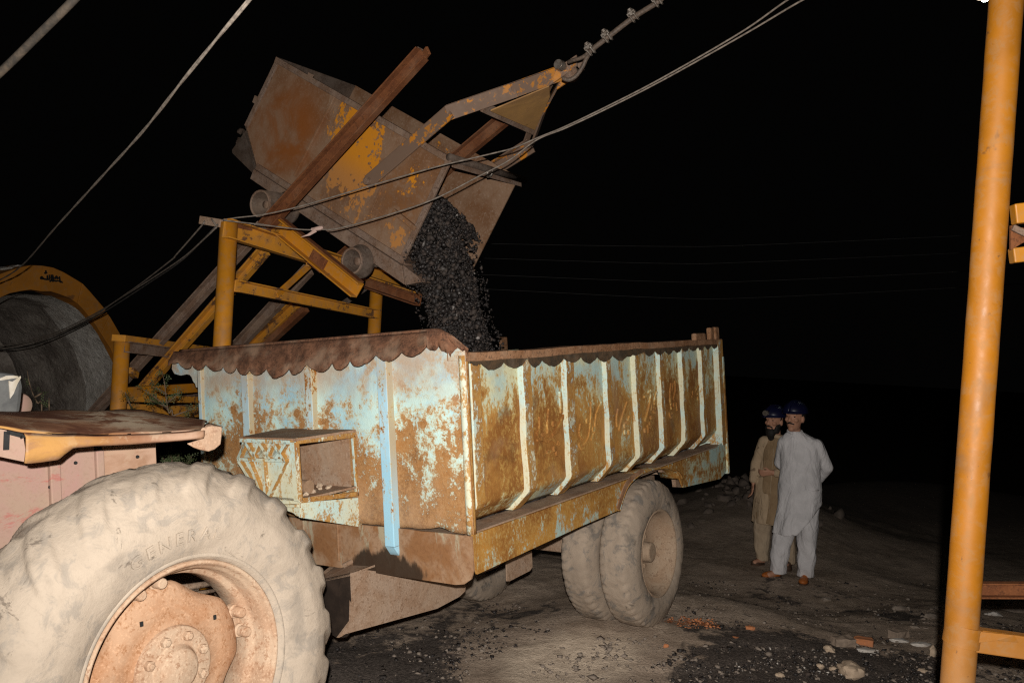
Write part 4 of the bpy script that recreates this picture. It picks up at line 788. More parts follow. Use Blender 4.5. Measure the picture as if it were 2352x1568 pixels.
for k in range(4200):     # the load still sliding out of the tub
    u = SL-random.random()*.6; n = random.uniform(.03,SW-.04); q = n/SW; top_ = .50-.30*q**1.5; zt = D0.z+.03+top_*(1-random.random()**3*.6 if k%3 else random.random()); cen.append(SK.wld((u-.02, n, zt))); rad.append(random.uniform(.006,.019))
cen = [tuple(c) for c in cen]
cs = lumps('falling_coal', cen, rad, 'coal', rough=.5, low=True); tag(cs, 'stream of black coal lumps pouring from the tipped tub into the trailer', 'coal')
cen = []; rad = []
for k in range(1800):
    u = random.uniform(.3,3.2); v = random.uniform(.2,1.9); hgt = .25+.38*math.exp(-((u-1.7)**2+(v-1.2)**2)/.7); cen.append(tuple(TR.wld((u,v,hgt-random.random()*.06)))); rad.append(random.uniform(.03,.065))
tag(lumps('coal_load', cen, rad, 'coal'), 'heap of coal lying inside the trailer body', 'coal')

# ------------------------------------------------------------------ yellow tipping frame and incline
fr_o = P(527,508,5.55); FRM = Frame((fr_o.x, fr_o.y, 0))
tf = thing('tipping_frame', 'yellow steel tipping frame with rusty inclined rails, standing under the ore tub', 'steel frame', FRM)
fl_ = lambda p: FRM.loc(p)
def post(px, py, d, r, name='post', mat='yellow'):
    t = P(px,py,d); b = Vector((t.x, t.y, gz(t.x,t.y)-.1)); return MB().tube([fl_(b), fl_((b+t)/2), fl_(t)], r, 24).build(name, mat, tf, True)
def fbeam(p, q, w, h, name, mat, up=(0,0,1), bev=.004): return MB().beam(fl_(P(*p)), fl_(P(*q)), w, h, up).build(name, mat, tf, bevel=bev)
def fchan(p, q, h, b, name, mat, up=(0,0,1), flip=1, t=.010): return MB().channel(fl_(P(*p)), fl_(P(*q)), h, b, t, up, flip).build(name, mat, tf, bevel=.002)
post(526,512,5.55,.0585); post(866,646,7.2,.056); post(281,776,6.2,.057)
pb4 = P(281,776,6.2)+(P(866,646,7.2)-P(526,512,5.55)); MB().tube([fl_((pb4.x,pb4.y,gz(pb4.x,pb4.y)-.1)), fl_((pb4.x,pb4.y,pb4.z-.05))], .056, 20).build('post', 'yellow', tf, True)
# upper cross beam: rusty top channel over a yellow web
fchan((512,524,5.48),(930,656,7.5),.13,.07,'cross_beam','yworn')
fbeam((514,512,5.52),(660,550,6.15),.10,.035,'beam_cover','channel')
fchan((538,656,5.56),(864,722,7.2),.082,.05,'cross_beam','yworn')
fbeam((636,677,5.95),(716,605,6.30),.012,.052,'brace','yellow'); fbeam((786,699,6.85),(850,654,7.1),.012,.05,'brace','darksteel')
fbeam((706,603,6.22),(770,622,6.5),.03,.06,'bracket','yworn'); fbeam((640,520,6.0),(668,560,6.1),.10,.09,'bracket','yworn')
# diverging dump rails
def chan3(p, q, name, mat1, mat2, h=.11, b=.07):
    o = MB(); a, c = fl_(P(*p)), fl_(P(*q)); o.channel(a, c, h, b, .011); r = o.build(name, mat1, tf, bevel=.002)
    MB().beam(a+Vector((.0,0,h/2+.006)), c+Vector((0,0,h/2+.006)), b*.9, .012).build('rail_flange', mat2, r, bevel=.002)
chan3((648,522,5.92),(828,668,5.60),'dump_rail','yellow','channel'); chan3((842,648,6.95),(968,690,6.55),'dump_rail','channel','yworn',.09)
fbeam((722,588,5.80),(752,612,5.74),.09,.115,'fish_plate','channel')
# incline: near and far pairs of rails
up_i = cdir(*(np.cross(np.array([.707,-.58,-.41]), np.array([.5,-.026,.866])))); up_i = up_i if up_i.z > 0 else -up_i
def lower(p0, p1, ext):                                   # extend a rail further down beyond the picture
    a, c = P(*p0), P(*p1); return c, a + (a-c)*ext
q, a = lower((270,902,6.93),(976,126,5.34),.30); mid_ = a+(q-a)*.655
MB().channel(fl_(mid_), fl_(q), .105, .06, .010, up_i, 1).build('guide_rail', 'channel', tf, bevel=.003)
MB().channel(fl_(a+up_i*.02), fl_(mid_+up_i*.02), .085, .06, .010, up_i, 1).build('guide_rail', 'oldsteel', tf, bevel=.003)
MB().beam(fl_(q), fl_(P(984,116,5.30)), .02, .055, up_i).build('rail_tip', 'channel', tf, bevel=.003)
MB().beam(fl_(mid_+up_i*.058), fl_(q+up_i*.058), .05, .012, up_i).build('rail_flange', 'oldsteel', tf, bevel=.002)
q, a = lower((304,930,6.98),(616,575,6.12),.6)
MB().channel(fl_(a), fl_(q), .085, .06, .012, up_i, 1).build('incline_rail', 'yworn', tf, bevel=.003)
MB().beam(fl_(a+up_i*.056), fl_(q+up_i*.056), .07, .018, up_i).build('rail_flange', 'channel', tf, bevel=.003)
q, a = lower((545,800,7.55),(716,618,6.95),1.2)
MB().channel(fl_(a), fl_(q), .105, .06, .010, up_i, 1).build('guide_rail', 'oldsteel', tf, bevel=.003)
q, a = lower((588,792,7.6),(692,694,7.2),1.8)
MB().channel(fl_(a), fl_(q), .10, .07, .012, up_i, 1).build('incline_rail', 'yworn', tf, bevel=.003)
MB().beam(fl_(a-up_i*.075), fl_(q-up_i*.075), .08, .05, up_i).build('rail_flange', 'channel', tf, bevel=.003)
MB().channel(fl_(P(1060,360,6.55)), fl_(P(1166,272,6.3)), .105, .06, .010, up_i, 1).build('guide_rail', 'channel', tf, bevel=.003)
MB().channel(fl_(P(760,620,7.0)), fl_(P(1060,360,6.55)), .105, .06, .010, up_i, 1).build('guide_rail', 'channel', tf, bevel=.003)
# lower bent at the left
fbeam((272,776,6.12),(505,806,7.7),.11,.05,'cross_beam','yworn'); fchan((284,796,6.16),(500,824,7.6),.085,.05,'cross_beam','oldsteel')
fbeam((284,901,6.2),(478,888,7.3),.04,.078,'cross_beam','yellow'); fbeam((292,914,6.25),(478,918,7.3),.04,.055,'cross_beam','yworn'); fbeam((296,940,6.3),(478,946,7.3),.04,.09,'cross_beam','yworn')
fbeam((300,850,6.4),(312,862,6.5),.05,.05,'bracket','yworn')
fbeam((464,506,5.62),(512,514,5.52),.05,.055,'top_stub','dusty')

# ------------------------------------------------------------------ yellow pipe frame at the right
pt_, pb_ = P(2311,0,3.0), P(2199,1568,3.0); dn = (pb_-pt_).normalized(); gzz = gz(pb_.x, pb_.y)
base = pb_ + dn*((pb_.z-gzz)/-dn.z) ; PF = Frame(base)
pf = thing('pipe_frame', 'thick yellow pipe post with side bars at the right edge of the yard', 'post', PF)
l2 = lambda p: PF.loc(p)
pts = [base + (pt_-dn*.9-base)*t - dn*0 for t in np.linspace(0,1,60)]
MB().tube([l2(p + Vector((.0004*math.sin(i*1.7),0,0))) for i,p in enumerate(pts)], [.0565+.0008*mnoise.noise(Vector((i*.5,0,0))) for i in range(60)], 40).build('post', 'ypole', pf, True)
ax2 = (pt_-base).normalized(); cpos = P(2211,1455,3.0)
cr2 = MB().lathe(l2(cpos), ax2+Vector((.10,0,.0)), [(.056,-.036),(.0625,-.036),(.0625,.036),(.056,.036)], 40); cr2.build('strap', 'ypole', pf, 'angle')
MB().beam(l2(P(2232,1466,2.98)), l2(P(2560,1512,2.9)), .05, .082).build('lower_bar', 'ypole', pf, bevel=.005)
MB().slab([l2(P(2235,1448,2.95)),l2(P(2330,1458,2.93)),l2(P(2340,1475,2.93)),l2(P(2290,1470,2.93)),l2(P(2235,1476,2.95))], (0,.006,0)).build('strap_tail', 'ypole', pf)
MB().channel(l2(P(2240,1351,3.45)), l2(P(2560,1352,3.4)), .064, .04, .008).build('rear_bar', 'channel', pf, bevel=.003)
MB().beam(l2(P(2326,493,3.0)), l2(P(2560,466,2.95)), .05, .072).build('upper_bar', 'yellow', pf, bevel=.005)
MB().beam(l2(P(2322,588,3.05)), l2(P(2560,560,3.0)), .05, .055).build('upper_bar', 'yellow', pf, bevel=.005)
MB().slab([l2(P(2322,518,3.02)),l2(P(2352,524,3.02)),l2(P(2400,530,3.02)),l2(P(2400,575,3.02)),l2(P(2352,556,3.02)),l2(P(2322,574,3.02))], (0,.01,0)).build('knee_plate', 'channel', pf)
MB().beam(l2(P(2326,522,2.99)), l2(P(2420,570,2.99)), .012, .022).build('knee_brace', 'oldsteel', pf, bevel=.003)
p2 = P(2570,700,2.9); MB().tube([l2((p2.x,p2.y,gz(p2.x,p2.y))), l2((p2.x,p2.y,3.4))], .056, 24).build('post', 'ypole', pf, True)

# ------------------------------------------------------------------ mine portal
po0 = P(97,900,9.2); PO = Frame((po0.x, po0.y, gz(po0.x,po0.y)-.1), (.5,.866,0), (-.866,.5,0), (0,0,1))
mp = thing('mine_portal', 'yellow painted arched tunnel mouth with whitewashed inner edge and black lettering', 'tunnel portal', PO)
O0 = lambda px, py, b=0.0: PO.on(1, b, px, py)
a0 = O0(97,610).x
outer = [O0(x,y) for x,y in ((97,610),(126,615),(151,627),(190,651),(209,672),(243,712),(275,767),(291,810),(303,870))]
inner = [O0(x,y) for x,y in ((92,669),(117,669),(139,676),(165,686),(185,702),(202,724),(219,744),(237,775),(253,799))]
inner2 = [O0(x,y) for x,y in ((264,825),(275,860),(282,890))]
def full(h):
    h = [Vector((max(0,p.x-a0),0,p.z)) for p in h]; h[0].x = 0; h = h + [Vector((h[-1].x+.03,0,0))]
    return [Vector((a0-p.x,0,p.z)) for p in h[:0:-1]] + [Vector((a0+p.x,0,p.z)) for p in h]
fo_, fi_ = full(outer), full(inner+inner2)
def resamp(pl, n):
    d = [0]
    for a, c in zip(pl, pl[1:]): d.append(d[-1]+(c-a).length)
    return [Vector([np.interp(x, d, [p[k] for p in pl]) for k in range(3)]) for x in np.linspace(0,d[-1],n)]
RO, RI = resamp(fo_, 49), resamp(fi_, 49)
for s in range(12):
    i0, i1 = s*4, s*4+4; o = MB(); off = (s%3)*.006
    o.slab([Vector((p.x,-off,p.z)) for p in RO[i0:i1+1]] + [Vector((p.x,-off,p.z)) for p in RI[i0:i1+1][::-1]], (0,.38,0)); o.build('ring_segment', 'yportal', mp, bevel=.006)
cr3 = MB()
for i in range(len(RO)): 
    if 14 < i < 34: cr3.chunk(RO[i]+Vector((0,.2,-.035)), .07, (1.5,2.4,.62), rough=.2)
tag(cr3.build('mortar_cap', 'plaster', mp), kind='stuff')
rows = []
for k in range(8):
    b_ = .02+.62*k/7; rows.append([Vector((a0+(p.x-a0)*(.972-.05*b_)+nz((p.x,b_,p.z),3,.025), b_-.015, p.z*(.980-.03*b_)+nz((p.z,b_,p.x),3,.025))) for p in resamp(fi_,60)])
MB().grid(rows).build('whitewashed_edge', 'plaster', mp, True)
rows = []
for k in range(22):
    b_ = .50+3.7*k/21; q_ = min(1,k/5); rows.append([Vector((a0+(p.x-a0)*(.985-.055*b_)+nz((p.x,b_,p.z),1.8,.10*q_), b_, p.z*(.99-.05*b_)+nz((p.z,b_,p.x),1.8,.10*q_))) for p in resamp(fi_,60)])
MB().grid(rows).build('tunnel_lining', 'tunnel', mp, True)
rows = []
for j in range(20): rows.append([Vector((a0+(p.x-a0)*.78*j/19, 1.7+nz((p.x*j/19,p.z*j/19,1),1.5,.14), max(0,p.z*.84*j/19))) for p in resamp(fi_,60)])
MB().grid(rows).build('tunnel_end', 'tunnel', mp, True)
WR = [[(590,284),(580,271),(570,276),(566,262),(562,222)],[(560,268),(545,262),(530,266),(515,262),(500,268),(492,262)],[(535,226)],[(525,237)],[(545,238)],[(497,205),(503,240),(505,262)],[(490,250),(480,262),(468,272)],
      [(483,205),(486,235),(489,257)],[(464,205),(468,235),(466,250),(448,251),(430,249),(410,243),(395,226),(382,240),(398,246),(415,244)],[(446,210),(450,248)],[(420,185),(428,194),(436,186),(445,193)],[(431,165),(434,180)]]
for ln in WR: lm = MB(); strokes(lm, PO, 1, -.014, Z6, [ln], .017, .006); lm.build('painted_stroke', 'ink', mp)

# ------------------------------------------------------------------ cables
def cable(name, label, cat, pts, r, mat, strands=1, group=None, n=10, tw=7):
    path = smoothpath([P(*p) for p in pts], n); o = bpy.data.objects; b = MB()
    L_ = [0]
    for a, c in zip(path, path[1:]): L_.append(L_[-1]+(c-a).length)
    base = path[len(path)//2]; fr_ = Frame(base)
    for s in range(strands):
        pp = []
        for i,p in enumerate(path):
            if strands > 1:
                ph = L_[i]*tw + s*2*math.pi/strands; p = p + Vector((math.cos(ph)*.5, math.sin(ph)*.5, math.sin(ph)*.9))*(r[i*len(r)//len(path)] if hasattr(r,'__len__') else r)
            pp.append(fr_.loc(p))
        rr = [np.interp(i/(len(path)-1), np.linspace(0,1,len(r)), r) for i in range(len(path))] if hasattr(r,'__len__') else r
        b.tube(pp, rr, 8)
    e = b.build(name, mat, None, True); e.matrix_world = fr_.M; return tag(e, label, cat, group)
cable('hose', 'thick mottled brown hose crossing the upper left corner', 'hose', [(-120,275,2.6),(0,168,2.5),(85,85,2.45),(178,-8,2.4),(300,-140,2.4)], .012, 'hose')
cable('overhead_cable', 'pale cable slanting from the top down to the tunnel mouth', 'cable', [(700,-150,1.9),(573,0,2.1),(430,173,2.6),(330,300,3.2),(235,405,3.9),(130,520,4.9),(50,610,6.2),(-10,648,7.2),(-120,700,8.5)], .0040, 'wcable', 2)
cable('overhead_cable', 'twisted grey cable pair coming from the top right, upper strand crossing the tub', 'cable', [(1930,-70,3.6),(1810,0,3.9),(1700,76,4.2),(1520,180,4.6),(1400,242,4.85),(1300,290,5.0),(1232,318,5.1),(1180,340,5.15),(1130,353,5.2),(1000,384,5.3),(860,424,5.38),(700,471,5.46),(610,492,5.5),(545,500,5.5),(512,505,5.46)], .0047, 'cable')
cable('overhead_cable', 'second strand of the grey pair, sagging lower across the tub and tied with tape', 'cable', [(1970,-60,3.6),(1845,0,3.88),(1712,78,4.2),(1525,183,4.6),(1402,246,4.84),(1300,294,4.98),(1234,321,5.08),(1170,368,5.15),(1100,405,5.2),(1000,456,5.28),(900,491,5.34),(780,524,5.38),(735,527,5.4),(690,527,5.42),(600,516,5.45),(512,506,5.44)], .0047, 'cable')
tp_ = MB(); 
for p,q2,r in (((742,522,5.37),(716,527,5.38),.012),): tp_.tube([P(*p),P(735,524,5.37),P(725,526,5.37),P(*q2)], [.010,.015,.013,.010], 8)
tp_.slab([P(722,527,5.36),P(728,532,5.36),P(712,541,5.36),P(690,545,5.36),P(706,538,5.36)], (0,.003,0)); tag(tp_.build('tape_knot', 'tape'), 'torn pinkish tape wrapped round the sagging cable', 'tape')
cable('hanging_wire', 'thin wire hanging from the frame stub, upper of the three towards the tunnel', 'cable', [(470,508,5.55),(462,520,5.55),(405,585,6.0),(390,600,6.15),(300,668,7.0),(215,722,7.9),(110,770,8.6),(0,794,9.0),(-80,800,9.2)], .0058, 'cable')
cable('hanging_wire', 'thin wire looping round the frame stub, middle of the three towards the tunnel', 'cable', [(486,503,5.5),(497,520,5.48),(492,527,5.48),(470,548,5.6),(420,592,6.0),(345,642,6.7),(262,694,7.4),(215,726,7.8),(110,775,8.5),(0,801,8.9),(-80,806,9.1)], .0058, 'cable')
cable('hanging_wire', 'lowest dark wire sagging across the tunnel mouth', 'cable', [(500,516,5.5),(420,596,6.05),(345,648,6.8),(262,702,7.5),(200,738,8.0),(110,781,8.5),(40,800,8.8),(-80,806,9.1)], .0058, 'dcable')
wires = [[(1000,555,16),(1140,560,16),(1530,566,16),(1720,563,16),(2245,540,16),(2500,525,16)],[(1000,590,16),(1140,594,16),(1530,605,16),(1720,602,16),(2245,579,16),(2500,562,16)],[(1000,626,16),(1140,632,16),(1530,647,16),(1720,646,16),(2245,622,16),(2500,606,16)],[(1000,660,16),(1140,665,16),(1530,684,16),(1720,684,16),(2245,658,16),(2500,640,16)]]
for w, wn in zip(wires, ('topmost','second from top','third from top','lowest')):
    cable('power_line', f'faint power line far behind the yard, {wn} of the four', 'power line', w, .0062, 'wire', 1, 'power lines in the dark sky', 12)
# hoist rope
RP = [(1560,-40,4.85),(1512,4,4.9),(1456,40,4.98),(1396,86,5.06),(1358,116,5.12)]
rope = thing('hoist_rope', 'steel hoist rope with clips, hooked to the tub bail', 'rope', Frame(P(1358,116,5.12))); lr = Frame(P(1358,116,5.12)).loc
def rtube(pts, r): return MB().tube([lr(p) for p in smoothpath([P(*p) for p in pts], 10)], r, 10)
rtube(RP, .0165).build('rope_strand', 'rope', rope, True)
rtube([(1358,116,5.12),(1338,132,5.16),(1316,139,5.2),(1306,143,5.24)], .0125).build('rope_strand', 'rope', rope, True)
rtube([(1358,116,5.12),(1347,135,5.15),(1337,156,5.17),(1322,176,5.18),(1306,184,5.19),(1292,180,5.2)], .0135).build('rope_strand', 'rope', rope, True)
for (x,y,d) in ((1357,117,5.10),(1396,87,5.04),(1456,40,4.96),(1511,5,4.88)):
    m = MB(); c = P(x,y,d); t = (P(1456,40,4.98)-P(1358,116,5.12)).normalized(); n_ = Vector((0,1,0)); n_ = (n_ - t*n_.dot(t)).normalized(); b_ = t.cross(n_)
    for s in (-.014,.014): m.tube([lr(c+t*s+b_*.045-n_*.006), lr(c+t*s+b_*.01-n_*.03), lr(c+t*s-b_*.022-n_*.012), lr(c+t*s-b_*.022+n_*.018), lr(c+t*s+b_*.01+n_*.03), lr(c+t*s+b_*.045+n_*.006)], .0065, 8)
    m.lathe(lr(c+b_*.040), b_, [(0,0),(.014,0),(.014,.018),(0,.018)], 6); m.beam(lr(c-t*.026+b_*.024), lr(c+t*.026+b_*.024), .05, .022, up=b_); m.build('rope_clip', 'clip', rope, bevel=.002)

# ------------------------------------------------------------------ lamp
lp = P(2262,-2,16); LF = Frame((P(2292,300,16.3).x, P(2292,300,16.3).y, gz(P(2292,300,16.3).x, P(2292,300,16.3).y)))
sl = thing('street_lamp', 'lit yard lamp glaring at the top edge behind the yellow pipe post', 'lamp', LF)
topz = LF.loc(lp).z; MB().tube([(0,0,-.2),(0,0,topz+.3)], .045, 10).build('pole', 'darksteel', sl, True)
ll = LF.loc(lp); MB().tube([(0,0,topz+.28),(ll.x*.5,ll.y*.5,topz+.34),(ll.x,ll.y,topz+.22)], .025, 8).build('arm', 'darksteel', sl, True)
MB().lathe(ll+Vector((0,0,.22)),(0,0,-1),[(0,0),(.06,.01),(.16,.16),(.165,.19)],20).build('lamp_shade', 'darksteel', sl, True)
MB().lathe(ll+Vector((0,0,.10)),(0,0,-1),[(0,0),(.06,.02),(.075,.08),(.05,.14),(0,.16)],16).build('bulb', 'lamp', sl, True)
pl = bpy.data.lights.new('lamp_light','POINT'); pl.energy = 14; pl.color = (.9,1,.96); pl.shadow_soft_size = .08; plo = bpy.data.objects.new('lamp_light', pl); COL.objects.link(plo); plo.parent = sl; plo.location = ll + Vector((0,0,-.15))

# ------------------------------------------------------------------ people
def capsule(mb, p, q, r1, r2, n=14):
    p, q = Vector(p), Vector(q); ax = q-p; L_ = ax.length; pr_ = [(r1*math.sin(a), -r1*math.cos(a)) for a in np.linspace(0.02,math.pi/2,6)] + [(r2*math.cos(a), L_+r2*math.sin(a)) for a in np.linspace(0,math.pi/2-.02,6)]
    if L_ < 1e-6: ax = Vector((0,0,1))
    mb.lathe(p, ax, [(0,-r1)]+pr_+[(0,L_+r2)], n); return mb
def ell(mb, c, r, yaw=0, n=16):
    c = Vector(c); R = Matrix.Rotation(yaw,3,'Z'); k = len(mb.v); m2 = MB().lathe((0,0,0),(0,0,1),[(0,-1)]+[(math.cos(a),math.sin(a)) for a in np.linspace(-1.45,1.45,11)]+[(0,1)],n)
    return mb.add([c + R @ Vector((v[0]*r[0],v[1]*r[1],v[2]*r[2])) for v in m2.v], m2.f)
def soft(mb, name, mat, parent, vox, it=4, fac=.5):
    me = bpy.data.meshes.new(name); me.from_pydata(mb.v, [], mb.f); bm = bmesh.new(); bm.from_mesh(me); bmesh.ops.remove_doubles(bm, verts=bm.verts, dist=1e-6); bmesh.ops.recalc_face_normals(bm, faces=bm.faces); bm.to_mesh(me); bm.free()
    me.materials.append(M[mat]); o = bpy.data.objects.new(name, me); COL.objects.link(o); o.parent = parent
    k = o.modifiers.new('join','REMESH'); k.mode = 'VOXEL'; k.voxel_size = vox; k.use_smooth_shade = True
    s = o.modifiers.new('ease','SMOOTH'); s.iterations = it; s.factor = fac; return o
def hand(mb, wrist, d, side, curl=.5):
    """palm and five fingers; d points along the hand, side towards the thumb."""
    w, d, s = Vector(wrist), Vector(d).normalized(), Vector(side); s = (s - d*s.dot(d)).normalized(); n = d.cross(s)
    for k in (-.022,-.008,.008,.022): capsule(mb, w+s*k*.7, w+d*.085+s*k, .015, .0125, 8)
    for k, ln in ((-.030,.058),(-.010,.075),(.010,.078),(.030,.068)):
        a = w+d*.088+s*k; b_ = a+(d*math.cos(curl*.5)+n*math.sin(curl*.5))*ln*.5; c = b_+(d*math.cos(curl*1.5)+n*math.sin(curl*1.5))*ln*.5
        capsule(mb, a, b_, .0095, .0085, 8); capsule(mb, b_, c, .0085, .007, 8)
    a = w+d*.03+s*.03; b_ = a+(d*.6+s*.6)*.04; c = b_+(d*.95+s*.15+n*.3)*.035; capsule(mb, a, b_, .012, .0105, 8); capsule(mb, b_, c, .0105, .008, 8)
def head(body, c, f, scale=1.0):
    """ellipsoid skull plus features; f is the facing direction (horizontal). Returns a placing function."""
    f = Vector(f).normalized(); r = Vector((-f.y, f.x, 0)); c = Vector(c); s = scale
    def H_(lat, fw_, z): return c + r*lat*s + f*fw_*s + Vector((0,0,z*s))
    yaw = math.atan2(f.y, f.x)
    ell(body, H_(0,0,.02), (.098*s,.078*s,.108*s), yaw); ell(body, H_(0,.018,-.045), (.075*s,.064*s,.085*s), yaw)
    capsule(body, H_(-.04,.080,.034), H_(.04,.080,.034), .014*s, .014*s, 8); capsule(body, H_(0,.090,.020), H_(0,.110,-.022), .010*s, .016*s, 8)
    capsule(body, H_(-.014,.096,-.026), H_(.014,.096,-.026), .011*s, .011*s, 8)
    for k in (-1,1): ell(body, H_(k*.042,.066,-.018), (.028*s,.024*s,.022*s), yaw); ell(body, H_(k*.080,-.005,-.008), (.022*s,.012*s,.034*s), yaw)
    capsule(body, H_(-.020,.086,-.062), H_(.020,.086,-.062), .011*s, .011*s, 8); capsule(body, H_(-.016,.084,-.074), H_(.016,.084,-.074), .010*s, .010*s, 8); ell(body, H_(0,.068,-.105), (.026*s,.030*s,.024*s), yaw)
    return H_, yaw
def helmet(par, H_, yaw, f, c):
    m = MB(); R = Matrix.Rotation(yaw,3,'Z'); rows = []
    for i in range(13):
        a = i/12*math.pi/2; rr, z = math.cos(a), math.sin(a); rows.append([Vector(c) + R @ Vector((.142*rr**.9*math.cos(t), .122*rr**.9*math.sin(t), .062+.108*z)) for t in np.linspace(0,2*math.pi,41)])
    brim = [Vector(c) + R @ Vector(((.142+.045*max(0,math.cos(t))**2)*math.cos(t), .127*math.sin(t), .054-.008*max(0,math.cos(t)))) for t in np.linspace(0,2*math.pi,41)]
    m.grid([brim]+rows); h = m.build('helmet', 'helmet', par, True, solid=.004)
    k = MB()
    for lat in (-.022,0,.022): k.tube([Vector(c) + R @ Vector((.136*math.cos(a)**.9 if math.cos(a) > 0 else -.136*abs(math.cos(a))**.9, lat, .057+.121*math.sin(a))) for a in np.linspace(.15,math.pi-.15,14)], .006, 6)
    k.build('helmet_ridge', 'helmet', h, True); return h
def robe(secs, hem, folds, seed, n=56, m=46):
    """closed garment from stacked ellipses; hem(x, front) gives the height of the lower edge."""
    zs = [s[0] for s in secs]; g = lambda z, k: np.interp(z, zs[::-1], [s[k] for s in secs][::-1]); o = MB(); rows = []
    for j in range(m+1):
        row = []
        for i in range(n):
            a = 2*math.pi*i/n; cx, hx, hy, cy = (g(zs[-1],k) for k in (1,2,3,4)); x_ = cx+hx*math.cos(a); zb = hem(x_, math.sin(a) < 0); z = zs[0] + (zb-zs[0])*j/m
            cx, hx, hy, cy = (g(z,k) for k in (1,2,3,4)); low = min(1,max(0,(1.05-z)/.5)); f_ = 1 + low*.06*math.sin(a*folds+seed+1.3*math.sin(z*4)) + .05*mnoise.noise(Vector((math.cos(a)*2.2+seed,math.sin(a)*2.2,z*2.6)))
            row.append(Vector((cx+hx*math.cos(a)*f_, cy+hy*math.sin(a)*f_, z)))
        rows.append(row)
    vs = [p for r in rows for p in r]; fs = [(j*n+i, j*n+(i+1)%n, (j+1)*n+(i+1)%n, (j+1)*n+i) for j in range(m) for i in range(n)]
    return o.add(vs, fs + [tuple(range(n-1,-1,-1)), tuple(range(m*n,(m+1)*n))])
def baggy(o, pts, seed, n=20):
    """trouser leg with creases: closed tube."""
    pts = [(Vector(p), r) for p, r in pts]; pa = smoothpath([p for p,_ in pts], 8); rs = np.interp(np.linspace(0,1,len(pa)), np.linspace(0,1,len(pts)), [r for _,r in pts]); vs = []; k = len(pa)
    for i,p in enumerate(pa):
        for j in range(n):
            a = 2*math.pi*j/n; w = 1+.09*math.sin(3*a+seed+2.5*p.z*3)+.05*math.sin(p.z*34+2*a)*(1 if p.z < .35 else .3)+.10*mnoise.noise(Vector((math.cos(a)*1.5,math.sin(a)*1.5,p.z*9+seed))); vs.append(p+Vector((math.cos(a),math.sin(a),0))*rs[i]*w)
    o.add(vs, [(i*n+j,i*n+(j+1)%n,(i+1)*n+(j+1)%n,(i+1)*n+j) for i in range(k-1) for j in range(n)]+[tuple(range(n-1,-1,-1)),tuple(range((k-1)*n,k*n))])
def limb(o, pts, seed=0):
    for (p,r1),(q,r2) in zip(pts, pts[1:]): capsule(o, p, q, r1, r2, 16)
def shoe(par, heel, toe, mat, name='shoe'):
    h, t = Vector(heel), Vector(toe); d = (t-h); yaw = math.atan2(d.y,d.x); L_ = d.length; o = MB(); c = (h+t)/2
    ell(o, c+Vector((0,0,.030)), (L_/2,.042,.036), yaw); ell(o, h+d*.28+Vector((0,0,.055)), (.06,.040,.045), yaw); ell(o, h+d*.72+Vector((0,0,.026)), (L_*.27,.048,.030), yaw)
    R = Matrix.Rotation(yaw,3,'Z'); s = MB(); s.slab([c+R@Vector((L_*.52*math.cos(a),.048*math.sin(a)*(1+.12*math.cos(a)),.0)) for a in np.linspace(0,2*math.pi,20,endpoint=False)], (0,0,.014)); sh = soft(o, name, mat, par, .010, 2); s.build('sole', 'dshoe', sh)

los = math.atan2(P(1811,1329,8.5).x, 8.5); ca, sa = math.cos(los), math.sin(los)
# the tall man
g1 = P(1813,1326,8.5); g1.z = gz(g1.x,g1.y); F1 = Frame(g1, (ca,-sa,0), (sa,ca,0), (0,0,1))
m1 = thing('person', 'taller man in pale grey tunic and trousers with both hands behind his back', 'person', F1)
bd = MB(); fdir = Vector((-.42,-.90,0)); hc = Vector((-.035,-.025,1.66)); H_, yaw = head(bd, hc, fdir, 1.08)
capsule(bd, (-.02,.01,1.40),(-.03,-.005,1.58),.060,.052); ell(bd,(.035,.01,1.36),(.17,.09,.10)); ell(bd,(.045,.0,1.15),(.15,.10,.24)); ell(bd,(.045,.0,.90),(.16,.11,.14))
limb(bd,[((.17,.02,1.35),.04),((.295,.08,1.17),.040),((.215,.19,1.02),.032)]); limb(bd,[((-.10,.03,1.35),.04),((-.15,.12,1.17),.042),((.0,.20,1.03),.032)])
hand(bd,(.21,.195,1.015),(-.9,.25,-.35),(0,.3,1)); hand(bd,(.01,.205,1.02),(.9,.2,-.25),(0,.3,1))
limb(bd,[((-.05,0,.88),.09),((-.10,-.02,.48),.06),((-.11,.02,.09),.04)]); limb(bd,[((.13,0,.88),.09),((.15,-.02,.48),.06),((.145,.03,.09),.04)])
capsule(bd,(-.11,.02,.05),(-.20,-.08,.035),.034,.028); capsule(bd,(.145,.03,.05),(.125,-.10,.035),.034,.028)
soft(bd,'body','skin',m1,.0075,3)
kz = robe([(1.525,-.02,.066,.062,.0),(1.495,-.01,.11,.078,.01),(1.45,.025,.182,.098,.015),(1.30,.04,.20,.120,.01),(1.10,.045,.195,.140,.0),(.95,.05,.212,.158,.0),(.78,.05,.212,.160,0),(.60,.03,.212,.160,0),(.40,.010,.205,.155,0)],
          lambda x, fr2: .462 if x < .03 else .462+(x-.03)/.19*.34, 7, 1.2)
limb(kz,[((.185,.02,1.39),.074),((.300,.08,1.17),.064),((.225,.18,1.03),.056)]); limb(kz,[((-.12,.03,1.39),.074),((-.155,.12,1.17),.066),((-.02,.19,1.04),.058)])
soft(kz,'kameez','gcloth',m1,.0095,3)
MB().tube([(-.03+.066*math.cos(a), .0+.064*math.sin(a), 1.525-.022*math.sin(-a)*(1 if math.sin(a)<0 else .2)) for a in np.linspace(-1.35,4.5,22)], .014, 8).build('collar', 'gcloth', m1, True)
MB().slab([(-.055,-.128,1.47),(-.03,-.128,1.47),(-.035,-.150,1.20),(-.06,-.150,1.20)], (0,.01,0)).build('button_placket', 'gcloth', m1, bevel=.003)
